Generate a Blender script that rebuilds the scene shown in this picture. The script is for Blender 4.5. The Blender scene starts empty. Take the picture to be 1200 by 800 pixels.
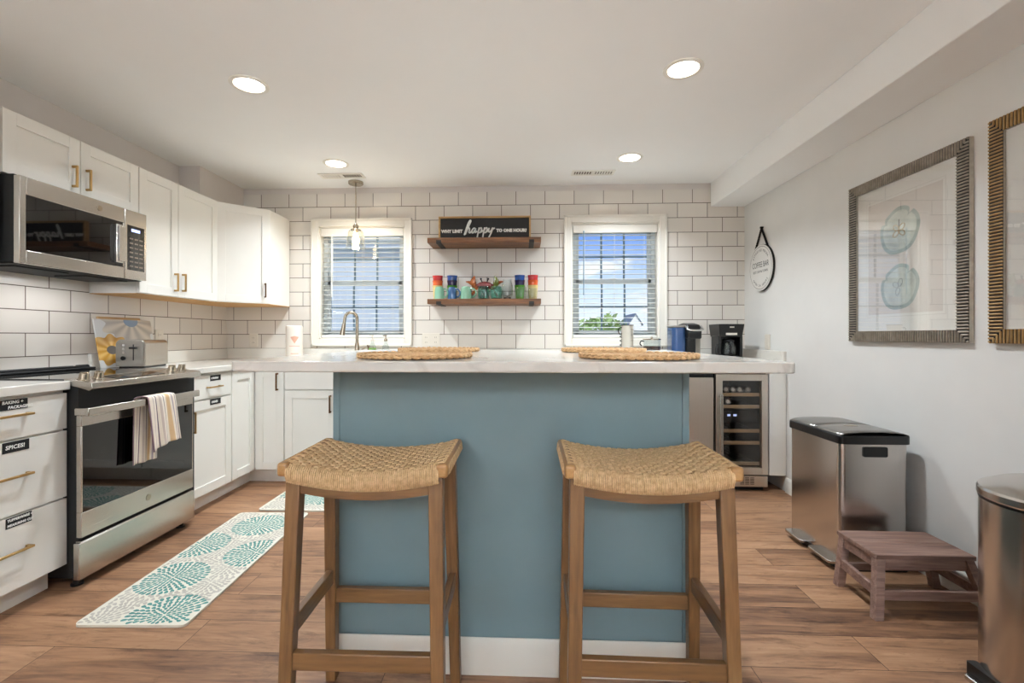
import bpy, bmesh, math, random
from mathutils import Vector, Matrix
R = math.radians
PI = math.pi
random.seed(7)
SC = bpy.context.scene
COL = SC.collection

# ---------------------------------------------------------------- camera, world, lights, exposure
cam_d = bpy.data.cameras.new('camera')
cam = bpy.data.objects.new('camera', cam_d); COL.objects.link(cam)
cam.location = (0, 0, 1.1105)
cam.rotation_euler = (R(90), 0, 0.0421)
cam_d.sensor_width = 36; cam_d.sensor_fit = 'HORIZONTAL'
cam_d.lens = 552.6 / 1200 * 36
cam_d.shift_x = 11.6 / 1200
cam_d.shift_y = -6.1 / 1200
cam_d.clip_start = 0.02; cam_d.clip_end = 400
SC.camera = cam

vs = SC.view_settings
SC.display_settings.display_device = 'sRGB'
vs.view_transform = 'Standard'; vs.look = 'None'; vs.gamma = 1.0; vs.use_curve_mapping = False
vs.exposure = 0.34
SC.cycles.use_denoising = True
SC.cycles.max_bounces = 10
SC.cycles.diffuse_bounces = 6
SC.cycles.glossy_bounces = 6
SC.cycles.transparent_max_bounces = 24
SC.cycles.transmission_bounces = 8
SC.cycles.sample_clamp_indirect = 8.0
SC.cycles.caustics_reflective = False
SC.cycles.caustics_refractive = False

SKY_STRENGTH = 1.1
SUN_POWER = 2.7
CAN_POWER = 13.0          # each recessed ceiling lamp
BULB_POWER = 2.0         # pendant bulb
TILE_FILL_POWER = 1.6       # fill lamp added below the microwave to brighten the left tile
REAR_FILL_POWER = 7.0     # fill lamp added behind the camera
CEILING_FILL_POWER = 215.0      # second added fill lamp, aimed up to brighten the ceiling

world = bpy.data.worlds.new('sky'); SC.world = world; world.use_nodes = True
wn = world.node_tree; wn.nodes.clear()
def wnode(t, **k):
    n = wn.nodes.new(t)
    for a, b in k.items(): setattr(n, a, b)
    return n
w_out = wnode('ShaderNodeOutputWorld'); w_bg = wnode('ShaderNodeBackground')
w_tc = wnode('ShaderNodeTexCoord'); w_sep = wnode('ShaderNodeSeparateXYZ')
wn.links.new(w_tc.outputs['Generated'], w_sep.inputs[0])
w_ramp = wnode('ShaderNodeValToRGB')
cr = w_ramp.color_ramp
cr.elements[0].position = 0.0; cr.elements[0].color = (0.80, 0.83, 0.86, 1)
cr.elements[1].position = 0.55; cr.elements[1].color = (0.09, 0.20, 0.58, 1)
e = cr.elements.new(0.10); e.color = (0.54, 0.67, 0.84, 1)
e = cr.elements.new(0.20); e.color = (0.17, 0.32, 0.72, 1)
wn.links.new(w_sep.outputs['Z'], w_ramp.inputs[0])
w_map = wnode('ShaderNodeMapping'); w_map.inputs['Scale'].default_value = (3.4, 3.4, 9.0); w_map.inputs['Location'].default_value = (0.35, 0.2, 0.55)
w_noise = wnode('ShaderNodeTexNoise'); w_noise.inputs['Scale'].default_value = 1.6; w_noise.inputs['Detail'].default_value = 6; w_noise.inputs['Roughness'].default_value = 0.5
wn.links.new(w_tc.outputs['Generated'], w_map.inputs[0]); wn.links.new(w_map.outputs[0], w_noise.inputs['Vector'])
w_cr2 = wnode('ShaderNodeValToRGB'); w_cr2.color_ramp.elements[0].position = 0.50; w_cr2.color_ramp.elements[1].position = 0.58
wn.links.new(w_noise.outputs['Fac'], w_cr2.inputs[0])
w_mix = wnode('ShaderNodeMixRGB'); w_mix.inputs[2].default_value = (0.82, 0.82, 0.84, 1)
wn.links.new(w_cr2.outputs[0], w_mix.inputs[0]); wn.links.new(w_ramp.outputs[0], w_mix.inputs[1])
wn.links.new(w_mix.outputs[0], w_bg.inputs[0]); w_bg.inputs[1].default_value = SKY_STRENGTH
wn.links.new(w_bg.outputs[0], w_out.inputs[0])

sun_d = bpy.data.lights.new('sun', 'SUN'); sun_d.energy = SUN_POWER; sun_d.angle = R(1.0); sun_d.color = (1, 0.95, 0.88)
sun = bpy.data.objects.new('sun', sun_d); COL.objects.link(sun); sun.location = (12, -18, 15)
sun.rotation_euler = Vector((-0.5, 0.75, -0.62)).to_track_quat('-Z', 'Y').to_euler()

def area(name, loc, direction, sx, sy, power, color, shape='RECTANGLE', spread=None):
    d = bpy.data.lights.new(name, 'AREA'); d.shape = shape; d.size = sx; d.size_y = sy
    d.energy = power; d.color = color
    if spread: d.spread = spread
    o = bpy.data.objects.new(name, d); COL.objects.link(o); o.location = loc
    o.rotation_euler = Vector(direction).to_track_quat('-Z', 'Y').to_euler()
    return o
area('rear_fill_lamp', (-0.3, -3.36, 1.72), (0, 1, -0.05), 2.9, 1.1, REAR_FILL_POWER, (0.86, 0.93, 1.0))  # unseen lamp added as frontal fill for the room
area('ceiling_fill_lamp', (-0.3, -3.25, 1.72), (0, 1, 1.25), 2.9, 0.9, CEILING_FILL_POWER, (0.72, 0.86, 1.0), spread=R(95))  # unseen lamp added to bounce fill light off the ceiling

# ---------------------------------------------------------------- materials
def lin(c):
    return c / 12.92 if c <= 0.04045 else ((c + 0.055) / 1.055) ** 2.4
def hexc(h):
    h = h.lstrip('#'); return tuple(lin(int(h[i:i+2], 16) / 255) for i in (0, 2, 4)) + (1,)

class NT:
    def __init__(s, name):
        s.m = bpy.data.materials.new(name); s.m.use_nodes = True
        s.t = s.m.node_tree; s.b = s.t.nodes['Principled BSDF']; s.out = s.t.nodes['Material Output']
    def n(s, typ, inputs=None, **k):
        x = s.t.nodes.new(typ)
        for a, b in k.items(): setattr(x, a, b)
        for a, b in (inputs or {}).items():
            if isinstance(b, bpy.types.NodeSocket): s.t.links.new(b, x.inputs[a])
            else: x.inputs[a].default_value = b
        return x
    def l(s, a, b): s.t.links.new(a, b)
    def setp(s, **k):
        for a, b in k.items():
            i = s.b.inputs[a.replace('_', ' ')]
            if isinstance(b, bpy.types.NodeSocket): s.l(b, i)
            else: i.default_value = b
    def bump(s, height, strength=0.3, dist=0.002):
        bp = s.n('ShaderNodeBump', {'Strength': strength, 'Distance': dist, 'Height': height})
        s.l(bp.outputs[0], s.b.inputs['Normal'])
    def ramp(s, fac, stops):
        r = s.n('ShaderNodeValToRGB', {0: fac}); c = r.color_ramp
        c.elements[0].position = stops[0][0]; c.elements[0].color = stops[0][1]
        c.elements[1].position = stops[-1][0]; c.elements[1].color = stops[-1][1]
        for p, col in stops[1:-1]:
            e = c.elements.new(p); e.color = col
        return r.outputs[0]
    def mapped(s, scale=(1, 1, 1), loc=(0, 0, 0), rot=(0, 0, 0), space='world'):
        if space == 'world': src = s.n('ShaderNodeNewGeometry').outputs['Position']
        else: src = s.n('ShaderNodeTexCoord').outputs['Object' if space == 'object' else 'UV']
        return s.n('ShaderNodeMapping', {0: src, 'Location': loc, 'Rotation': rot, 'Scale': scale}).outputs[0]

MATS = {}
def plain(name, col, rough=0.5, metal=0.0, noise=0.03, nscale=6.0, bump=0.0, bscale=60.0, coat=0.0, spec=0.5, emit=None, estr=0.0):
    """a procedural plain finish: slight tonal variation and optional fine bump"""
    k = NT(name); c = hexc(col) if isinstance(col, str) else col
    v = k.mapped(space='object')
    nz = k.n('ShaderNodeTexNoise', {'Vector': v, 'Scale': nscale, 'Detail': 3.0})
    lo = tuple(max(0, x * (1 - noise)) for x in c[:3]) + (1,); hi = tuple(min(1, x * (1 + noise)) for x in c[:3]) + (1,)
    k.setp(Base_Color=k.ramp(nz.outputs['Fac'], [(0.3, lo), (0.7, hi)]), Roughness=rough, Metallic=metal)
    k.b.inputs['Specular IOR Level'].default_value = spec
    if coat: k.b.inputs['Coat Weight'].default_value = coat; k.b.inputs['Coat Roughness'].default_value = 0.08
    if bump:
        nb = k.n('ShaderNodeTexNoise', {'Vector': v, 'Scale': bscale, 'Detail': 2.0})
        k.bump(nb.outputs['Fac'], bump, 0.002)
    if emit:
        k.b.inputs['Emission Color'].default_value = hexc(emit); k.b.inputs['Emission Strength'].default_value = estr
    MATS[name] = k.m; return k.m

def glass_thin(name, tint=(1, 1, 1, 1), rough=0.0, ior=1.45, refl=1.0):
    k = NT(name)
    tr = k.n('ShaderNodeBsdfTransparent', {0: tint}); gl = k.n('ShaderNodeBsdfGlossy', {0: (1, 1, 1, 1), 'Roughness': rough})
    lw = k.n('ShaderNodeLayerWeight', {0: 0.5}); r0 = ((ior - 1) / (ior + 1)) ** 2
    p5 = k.n('ShaderNodeMath', {0: lw.outputs['Facing'], 1: 5.0}, operation='POWER')
    fr = k.n('ShaderNodeMath', {0: p5.outputs[0], 1: 1 - r0, 2: r0}, operation='MULTIPLY_ADD')
    mu = k.n('ShaderNodeMath', {0: fr.outputs[0], 1: refl}, operation='MULTIPLY', use_clamp=True)
    mx = k.n('ShaderNodeMixShader', {0: mu.outputs[0], 1: tr.outputs[0], 2: gl.outputs[0]})
    k.l(mx.outputs[0], k.out.inputs[0]); MATS[name] = k.m; return k.m

def wood(name, c1, c2, c3, axis='x', scale=1.0, rough=0.5, grain=9.0, bump=0.15, space='object', coat=0.0):
    k = NT(name)
    sc = {'x': (0.6, grain, grain), 'y': (grain, 0.6, grain), 'z': (grain, grain, 0.6)}[axis]
    v = k.mapped(scale=tuple(q * scale for q in sc), space=space)
    n1 = k.n('ShaderNodeTexNoise', {'Vector': v, 'Scale': 3.0, 'Detail': 6.0, 'Roughness': 0.62, 'Distortion': 0.6})
    n2 = k.n('ShaderNodeTexNoise', {'Vector': v, 'Scale': 14.0, 'Detail': 3.0})
    mx = k.n('ShaderNodeMath', {0: n1.outputs['Fac'], 1: n2.outputs['Fac']}, operation='MULTIPLY_ADD'); mx.inputs[1].default_value = 0.75
    mx = k.n('ShaderNodeMixRGB', {0: 0.3, 1: n1.outputs['Fac'], 2: n2.outputs['Fac']})
    k.setp(Base_Color=k.ramp(mx.outputs[0], [(0.3, hexc(c1)), (0.5, hexc(c2)), (0.7, hexc(c3))]), Roughness=rough)
    if coat: k.b.inputs['Coat Weight'].default_value = coat; k.b.inputs['Coat Roughness'].default_value = 0.2
    k.bump(mx.outputs[0], bump, 0.0015)
    MATS[name] = k.m; return k.m

def steel(name, col='#b9b4ad', rough=0.28, axis='z', space='object'):
    k = NT(name)
    g = 220.0
    sc = {'x': (1.5, g, g), 'y': (g, 1.5, g), 'z': (g, g, 1.5)}[axis]
    v = k.mapped(scale=sc, space=space)
    n1 = k.n('ShaderNodeTexNoise', {'Vector': v, 'Scale': 1.0, 'Detail': 2.0})
    mr = k.n('ShaderNodeMapRange', {0: n1.outputs['Fac'], 'To Min': rough - 0.03, 'To Max': rough + 0.04})
    c = hexc(col)
    k.setp(Base_Color=k.ramp(n1.outputs['Fac'], [(0.3, tuple(x * 0.96 for x in c[:3]) + (1,)), (0.7, c)]), Metallic=1.0, Roughness=mr.outputs[0])
    MATS[name] = k.m; return k.m

plain('ceiling_paint', '#f2f1ef', 0.9, noise=0.004, bump=0.05, bscale=120)
plain('wall_paint', '#dcdad6', 0.85, bump=0.05, bscale=120, noise=0.015)
plain('soffit_paint', '#d6cec8', 0.85, bump=0.05, bscale=120, noise=0.015)
plain('white_trim', '#e9e4da', 0.4, noise=0.012)
plain('cabinet_white', '#e9e6df', 0.33, noise=0.01)
plain('cabinet_birch', '#c79a63', 0.6)
plain('island_blue', '#74888c', 0.5, noise=0.03, bump=0.05, bscale=90)
plain('black_plastic', '#0d0d0e', 0.32)
plain('black_matte', '#101010', 0.7)
plain('dark_cavity', '#141312', 0.8)
plain('black_glass', '#060607', 0.03, spec=0.9, noise=0.0)
plain('brass', '#bd9a66', 0.32, metal=1.0)
plain('bronze', '#6e4c2c', 0.35, metal=1.0)
plain('nickel', '#b3a795', 0.24, metal=1.0)
plain('chrome', '#d5d5d5', 0.08, metal=1.0)
plain('chalk_black', '#121212', 0.8)
plain('chalk_white', '#f2f2ee', 0.8)
plain('blind_white', '#e9e9e4', 0.5, noise=0.01)
plain('vinyl_white', '#d9e0e4', 0.4, noise=0.01)
plain('grille_grey', '#7f98ab', 0.5)
plain('sign_black', '#2b2a2a', 0.7)
plain('iron_black', '#16130f', 0.6)
plain('red_glaze', '#c6282a', 0.12, coat=0.5)
plain('orange_glaze', '#e2622c', 0.12, coat=0.5)
plain('yellow_glaze', '#e5cd86', 0.12, coat=0.5)
plain('blue_glaze', '#1f4f9c', 0.12, coat=0.5)
plain('navy_glaze', '#1e1a4c', 0.12, coat=0.5)
plain('green_glaze', '#4c9a25', 0.12, coat=0.5)
plain('mint_glaze', '#8cc0a4', 0.12, coat=0.5, noise=0.05)
plain('denim_glaze', '#3f6793', 0.12, coat=0.5, noise=0.08)
plain('paper_white', '#e0d7cb', 0.9, bump=0.2, bscale=90)
plain('paper_pink', '#d9a48d', 0.9)
plain('mat_board', '#eeeae2', 0.85, noise=0.01)
plain('print_paper', '#dcd2c8', 0.85, noise=0.03)
plain('print_line', '#cfc8bc', 0.85)
plain('print_ochre', '#b99a62', 0.85)
plain('print_dark', '#4a4a44', 0.85)
plain('print_shade', '#a0aba3', 0.85, noise=0.25, nscale=9)
plain('print_pale', '#c6cbc0', 0.85, noise=0.25, nscale=9)
plain('enamel_cream', '#cfc9bc', 0.3)
plain('coffee_brown', '#3a1d12', 0.6, noise=0.4, nscale=90)
plain('crab_red', '#8f4a4c', 0.25, coat=0.4, noise=0.3, nscale=40)
plain('crab_orange', '#b9683a', 0.25, coat=0.4, noise=0.4, nscale=30)
plain('crab_green', '#747a35', 0.25, coat=0.4, noise=0.4, nscale=30)
plain('soap_green', '#86b64a', 0.2)
plain('plate_white', '#ddd5c8', 0.4)
plain('socket_dark', '#75695b', 0.5)
plain('rope_black', '#1a1512', 0.9, bump=0.5, bscale=300)
plain('sign_enamel', '#dcd9d4', 0.45)
plain('sign_ink', '#55534f', 0.7)
plain('led_white', '#9fb8ff', 0.4, emit='#b8caff', estr=1.2)
plain('can_light_glow', '#fff4e4', 0.4, emit='#fff1dc', estr=9.0)
plain('bulb_glow', '#fff0d8', 0.4, emit='#ffd9a0', estr=14.0)
plain('bin_lid_steel', '#8d8a86', 0.3, metal=0.9)
plain('siding_far', '#d4dee8', 0.8)
plain('far_roof', '#8b98a6', 0.8)
plain('far_white', '#f0f0ee', 0.8)
plain('far_grass', '#7f8c6a', 0.95, noise=0.2)
plain('leaf_light', '#9dbb70', 0.8, noise=0.35, nscale=3)
plain('leaf_mid', '#86a07c', 0.8, noise=0.35, nscale=3)
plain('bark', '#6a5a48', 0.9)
plain('gap_shade', '#3a281a', 0.9)
plain('brushed_front', '#a09a92', 0.33, metal=1.0, noise=0.01)
steel('steel_h', '#c6c0b8', 0.25, 'y')
steel('steel_x', '#d2ccc4', 0.27, 'x')
steel('steel_v', '#c6c1bb', 0.24, 'z')
steel('steel_bin', '#cdc8c3', 0.22, 'z')
steel('steel_fridge', '#d0c6ba', 0.36, 'z')
wood('stool_wood', '#553a22', '#775330', '#8d6840', 'z', 1.0, 0.42, 8.0, 0.08, coat=0.25)
wood('stool_wood_x', '#553a22', '#775330', '#8d6840', 'x', 1.0, 0.42, 8.0, 0.08, coat=0.25)
wood('stool_wood_y', '#553a22', '#775330', '#8d6840', 'y', 1.0, 0.42, 8.0, 0.08, coat=0.25)
wood('stool_rail', '#8a6238', '#a87c4a', '#bb8f5c', 'y', 1.0, 0.42, 8.0, 0.08, coat=0.25)
wood('shelf_wood', '#422715', '#7a4d2a', '#a06c3f', 'x', 1.2, 0.45, 10.0, 0.15)
wood('sign_frame_wood', '#a17a4a', '#bd945e', '#cca873', 'x', 1.0, 0.6)
wood('step_wood', '#5c443a', '#84665a', '#a08476', 'x', 1.4, 0.6, 10.0, 0.2)
wood('board_wood', '#b08a5e', '#c7a478', '#d6b78e', 'y', 1.0, 0.6)
wood('rack_wood', '#bfa27c', '#cdb08c', '#d8bf9e', 'x', 1.0, 0.55)
glass_thin('pane_glass', (0.96, 0.98, 1.0, 1), 0.0, 1.45)
glass_thin('picture_glass', (0.99, 0.99, 0.99, 1), 0.0, 1.6, 2.2)
glass_thin('clear_glass', (0.93, 0.95, 0.95, 1), 0.02, 1.5, 1.3)
glass_thin('teal_glass', (0.62, 0.86, 0.81, 1), 0.05, 1.6, 1.6)
glass_thin('shade_glass', (0.95, 0.95, 0.93, 1), 0.02, 1.5, 1.5)
glass_thin('smoke_glass', (0.82, 0.80, 0.78, 1), 0.0, 1.5, 1.0)

def tile_mat(name, horiz):
    k = NT(name)
    g = k.n('ShaderNodeNewGeometry').outputs['Position']
    s = k.n('ShaderNodeSeparateXYZ', {0: g})
    z = k.n('ShaderNodeMath', {0: s.outputs['Z'], 1: -1.003 + 0.1243 * 40}, operation='ADD')
    h = k.n('ShaderNodeMath', {0: s.outputs[horiz], 1: (0.803 + 0.2503 * 40 + 0.12515) if horiz == 'X' else (-2.509 + 0.2503 * 40)}, operation='ADD')
    v = k.n('ShaderNodeCombineXYZ', {0: h.outputs[0], 1: z.outputs[0], 2: 0.0})
    br = k.n('ShaderNodeTexBrick', {'Vector': v.outputs[0], 'Color1': hexc('#e3dcd3'), 'Color2': hexc('#dad3ca'), 'Mortar': hexc('#5b4d40'),
             'Scale': 1.0, 'Mortar Size': 0.0026, 'Mortar Smooth': 0.15, 'Bias': 0.0, 'Brick Width': 0.2503, 'Row Height': 0.1243})
    br.offset = 0.5; br.offset_frequency = 2
    rg = k.n('ShaderNodeMapRange', {0: br.outputs['Fac'], 'To Min': 0.16, 'To Max': 0.8})
    nz = k.n('ShaderNodeTexNoise', {'Vector': g, 'Scale': 7.0, 'Detail': 1.0})
    inv = k.n('ShaderNodeMath', {0: 1.0, 1: br.outputs['Fac']}, operation='SUBTRACT')
    hh = k.n('ShaderNodeMath', {0: nz.outputs['Fac'], 1: 0.25, 2: inv.outputs[0]}, operation='MULTIPLY_ADD')
    k.setp(Base_Color=br.outputs['Color'], Roughness=rg.outputs[0])
    k.bump(hh.outputs[0], 0.25, 0.003)
    MATS[name] = k.m
tile_mat('tile_back', 'X'); tile_mat('tile_left', 'Y')

def floor_mat():
    k = NT('plank_floor')
    g = k.n('ShaderNodeNewGeometry').outputs['Position']
    br = k.n('ShaderNodeTexBrick', {'Vector': g, 'Color1': (0, 0, 0, 1), 'Color2': (1, 1, 1, 1), 'Mortar': (0.4, 0.4, 0.4, 1), 'Scale': 1.0,
             'Mortar Size': 0.0012, 'Mortar Smooth': 0.1, 'Bias': 0.0, 'Brick Width': 1.22, 'Row Height': 0.18})
    br.offset = 0.37; br.offset_frequency = 2
    off = k.n('ShaderNodeMath', {0: br.outputs['Color'], 1: 37.0}, operation='MULTIPLY')
    mp = k.n('ShaderNodeMapping', {0: g, 'Scale': (1.1, 9.0, 1.0)})
    n1 = k.n('ShaderNodeTexNoise', {'Vector': mp.outputs[0], 'W': off.outputs[0], 'Scale': 1.7, 'Detail': 7.0, 'Roughness': 0.62, 'Distortion': 0.9}, noise_dimensions='4D')
    mp2 = k.n('ShaderNodeMapping', {0: g, 'Scale': (6.0, 90.0, 1.0)})
    n2 = k.n('ShaderNodeTexNoise', {'Vector': mp2.outputs[0], 'W': off.outputs[0], 'Scale': 1.0, 'Detail': 3.0}, noise_dimensions='4D')
    f1 = k.n('ShaderNodeMixRGB', {0: 0.25, 1: n1.outputs['Fac'], 2: n2.outputs['Fac']})
    f2 = k.n('ShaderNodeMixRGB', {0: 0.14, 1: f1.outputs[0], 2: br.outputs['Color']})
    col = k.ramp(f2.outputs[0], [(0.30, hexc('#4a3528')), (0.40, hexc('#765540')), (0.50, hexc('#977053')), (0.66, hexc('#b18969'))])
    mp3 = k.n('ShaderNodeMapping', {0: g, 'Scale': (3.0, 11.0, 1.0)})
    n3 = k.n('ShaderNodeTexNoise', {'Vector': mp3.outputs[0], 'W': off.outputs[0], 'Scale': 1.6, 'Detail': 5.0, 'Roughness': 0.7, 'Distortion': 1.5}, noise_dimensions='4D')
    kn = k.ramp(n3.outputs['Fac'], [(0.28, (0.52, 0.48, 0.46, 1)), (0.47, (1, 1, 1, 1))])
    col = k.n('ShaderNodeMixRGB', {0: 1.0, 1: col, 2: kn}, blend_type='MULTIPLY').outputs[0]
    mort = k.n('ShaderNodeMixRGB', {0: br.outputs['Fac'], 1: col, 2: hexc('#3f281c')})
    k.setp(Base_Color=mort.outputs[0], Roughness=k.n('ShaderNodeMapRange', {0: n1.outputs['Fac'], 'To Min': 0.34, 'To Max': 0.55}).outputs[0])
    k.b.inputs['Specular IOR Level'].default_value = 0.35
    k.bump(f1.outputs[0], 0.12, 0.002)
    MATS['plank_floor'] = k.m
floor_mat()

def quartz(name):
    k = NT(name)
    v = k.mapped(scale=(1, 1, 1))
    n = k.n('ShaderNodeTexNoise', {'Vector': v, 'Scale': 2.1, 'Detail': 5.0, 'Distortion': 2.2})
    d = k.n('ShaderNodeMath', {0: n.outputs['Fac'], 1: 0.5}, operation='SUBTRACT')
    a = k.n('ShaderNodeMath', {0: d.outputs[0]}, operation='ABSOLUTE')
    n2 = k.n('ShaderNodeTexNoise', {'Vector': v, 'Scale': 1.0, 'Detail': 1.0})
    vein = k.ramp(a.outputs[0], [(0.0, (1, 1, 1, 1)), (0.035, (0, 0, 0, 1))])
    msk = k.ramp(n2.outputs['Fac'], [(0.53, (0, 0, 0, 1)), (0.66, (0.5, 0.5, 0.5, 1))])
    mm = k.n('ShaderNodeMath', {0: vein, 1: msk}, operation='MULTIPLY')
    mx = k.n('ShaderNodeMixRGB', {0: mm.outputs[0], 1: hexc('#ddd9d1'), 2: hexc('#b3aca2')})
    k.setp(Base_Color=mx.outputs[0], Roughness=0.13)
    MATS[name] = k.m
quartz('quartz')

def rope_mat(name, c1, c2, scale=260.0):
    k = NT(name)
    v = k.mapped(space='object')
    n = k.n('ShaderNodeTexNoise', {'Vector': v, 'Scale': scale * 0.35, 'Detail': 3.0})
    n2 = k.n('ShaderNodeTexNoise', {'Vector': v, 'Scale': scale * 2.2, 'Detail': 2.0})
    f = k.n('ShaderNodeMixRGB', {0: 0.4, 1: n.outputs['Fac'], 2: n2.outputs['Fac']})
    k.setp(Base_Color=k.ramp(f.outputs[0], [(0.3, hexc(c1)), (0.65, hexc(c2))]), Roughness=0.75)
    k.bump(n2.outputs['Fac'], 0.4, 0.0008)
    MATS[name] = k.m
rope_mat('seat_rope', '#b18a5d', '#e6c597')
rope_mat('hyacinth', '#b58757', '#dcb88a', 120.0)

def stripe_mat(name, stops):
    k = NT(name)
    uv = k.n('ShaderNodeTexCoord').outputs['UV']
    s = k.n('ShaderNodeSeparateXYZ', {0: uv})
    r = k.n('ShaderNodeValToRGB', {0: s.outputs['X']}); c = r.color_ramp; c.interpolation = 'CONSTANT'
    c.elements[0].position = 0.0; c.elements[0].color = hexc(stops[0][1])
    c.elements[1].position = stops[1][0]; c.elements[1].color = hexc(stops[1][1])
    for p, h in stops[2:]:
        e = c.elements.new(p); e.color = hexc(h)
    n = k.n('ShaderNodeTexNoise', {'Vector': uv, 'Scale': 160.0})
    k.setp(Base_Color=r.outputs[0], Roughness=0.95)
    k.bump(n.outputs['Fac'], 0.4, 0.001)
    MATS[name] = k.m
stripe_mat('towel_stripe', [(0, '#8a6f78'), (0.03, '#e3d6c6'), (0.14, '#b8a6a4'), (0.17, '#e9ddd0'), (0.25, '#6d5a68'), (0.28, '#e6dacb'), (0.36, '#c9b8ae'), (0.44, '#eadfd2'),
                            (0.50, '#7b6a72'), (0.53, '#e8dccd'), (0.62, '#d8b78e'), (0.74, '#e8dccd'), (0.80, '#a89aa0'), (0.84, '#e3d6c6'), (0.93, '#6f6472'), (0.96, '#d6cabd')])

def siding_mat():
    k = NT('siding')
    g = k.n('ShaderNodeNewGeometry').outputs['Position']
    s = k.n('ShaderNodeSeparateXYZ', {0: g})
    m = k.n('ShaderNodeMath', {0: s.outputs['Z'], 1: 0.14}, operation='MODULO')
    f = k.n('ShaderNodeMath', {0: m.outputs[0], 1: 0.14}, operation='DIVIDE')
    k.setp(Base_Color=hexc('#d3dfec'), Roughness=0.7)
    k.bump(f.outputs[0], 1.0, 0.05)
    MATS['siding'] = k.m
siding_mat()

def flower_glass():
    k = NT('flower_board')
    uv = k.n('ShaderNodeTexCoord').outputs['UV']
    def flower(cx, cy, r, petals, col1, col2, core):
        d = k.n('ShaderNodeVectorMath', {0: uv, 1: (cx, cy, 0)}, operation='SUBTRACT')
        s = k.n('ShaderNodeSeparateXYZ', {0: d.outputs[0]})
        ln = k.n('ShaderNodeVectorMath', {0: d.outputs[0]}, operation='LENGTH').outputs['Value']
        at = k.n('ShaderNodeMath', {0: s.outputs['Y'], 1: s.outputs['X']}, operation='ARCTAN2')
        sn = k.n('ShaderNodeMath', {0: k.n('ShaderNodeMath', {0: at.outputs[0], 1: petals}, operation='MULTIPLY').outputs[0]}, operation='SINE')
        rr = k.n('ShaderNodeMath', {0: sn.outputs[0], 1: 0.10 * r, 2: 0.9 * r}, operation='MULTIPLY_ADD')
        inside = k.n('ShaderNodeMath', {0: ln, 1: rr.outputs[0]}, operation='LESS_THAN').outputs[0]
        core_i = k.n('ShaderNodeMath', {0: ln, 1: core}, operation='LESS_THAN').outputs[0]
        pet = k.n('ShaderNodeMixRGB', {0: k.n('ShaderNodeMapRange', {0: sn.outputs[0], 'From Min': -1, 'From Max': 1}).outputs[0], 1: hexc(col2), 2: hexc(col1)})
        return inside, core_i, pet.outputs[0]
    base = hexc('#dcdbd8')
    i1, c1, p1 = flower(0.62, 0.98, 0.55, 11, '#ddd3c4', '#bdb5aa', 0.13)
    i2, c2, p2 = flower(0.22, 0.36, 0.34, 9, '#e0b56d', '#c6913f', 0.09)
    m = k.n('ShaderNodeMixRGB', {0: i1, 1: base, 2: p1}); m = k.n('ShaderNodeMixRGB', {0: c1, 1: m.outputs[0], 2: hexc('#8ea0b5')})
    m = k.n('ShaderNodeMixRGB', {0: i2, 1: m.outputs[0], 2: p2}); m = k.n('ShaderNodeMixRGB', {0: c2, 1: m.outputs[0], 2: hexc('#6c6560')})
    k.setp(Base_Color=m.outputs[0], Roughness=0.08)
    MATS['flower_board'] = k.m
flower_glass()
plain('mat_cream', '#d9d3c4', 0.85, noise=0.02)
plain('mat_teal', '#4f8781', 0.85, noise=0.18, nscale=25)
plain('mat_grey', '#b3ada2', 0.85, noise=0.10, nscale=25)

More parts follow.
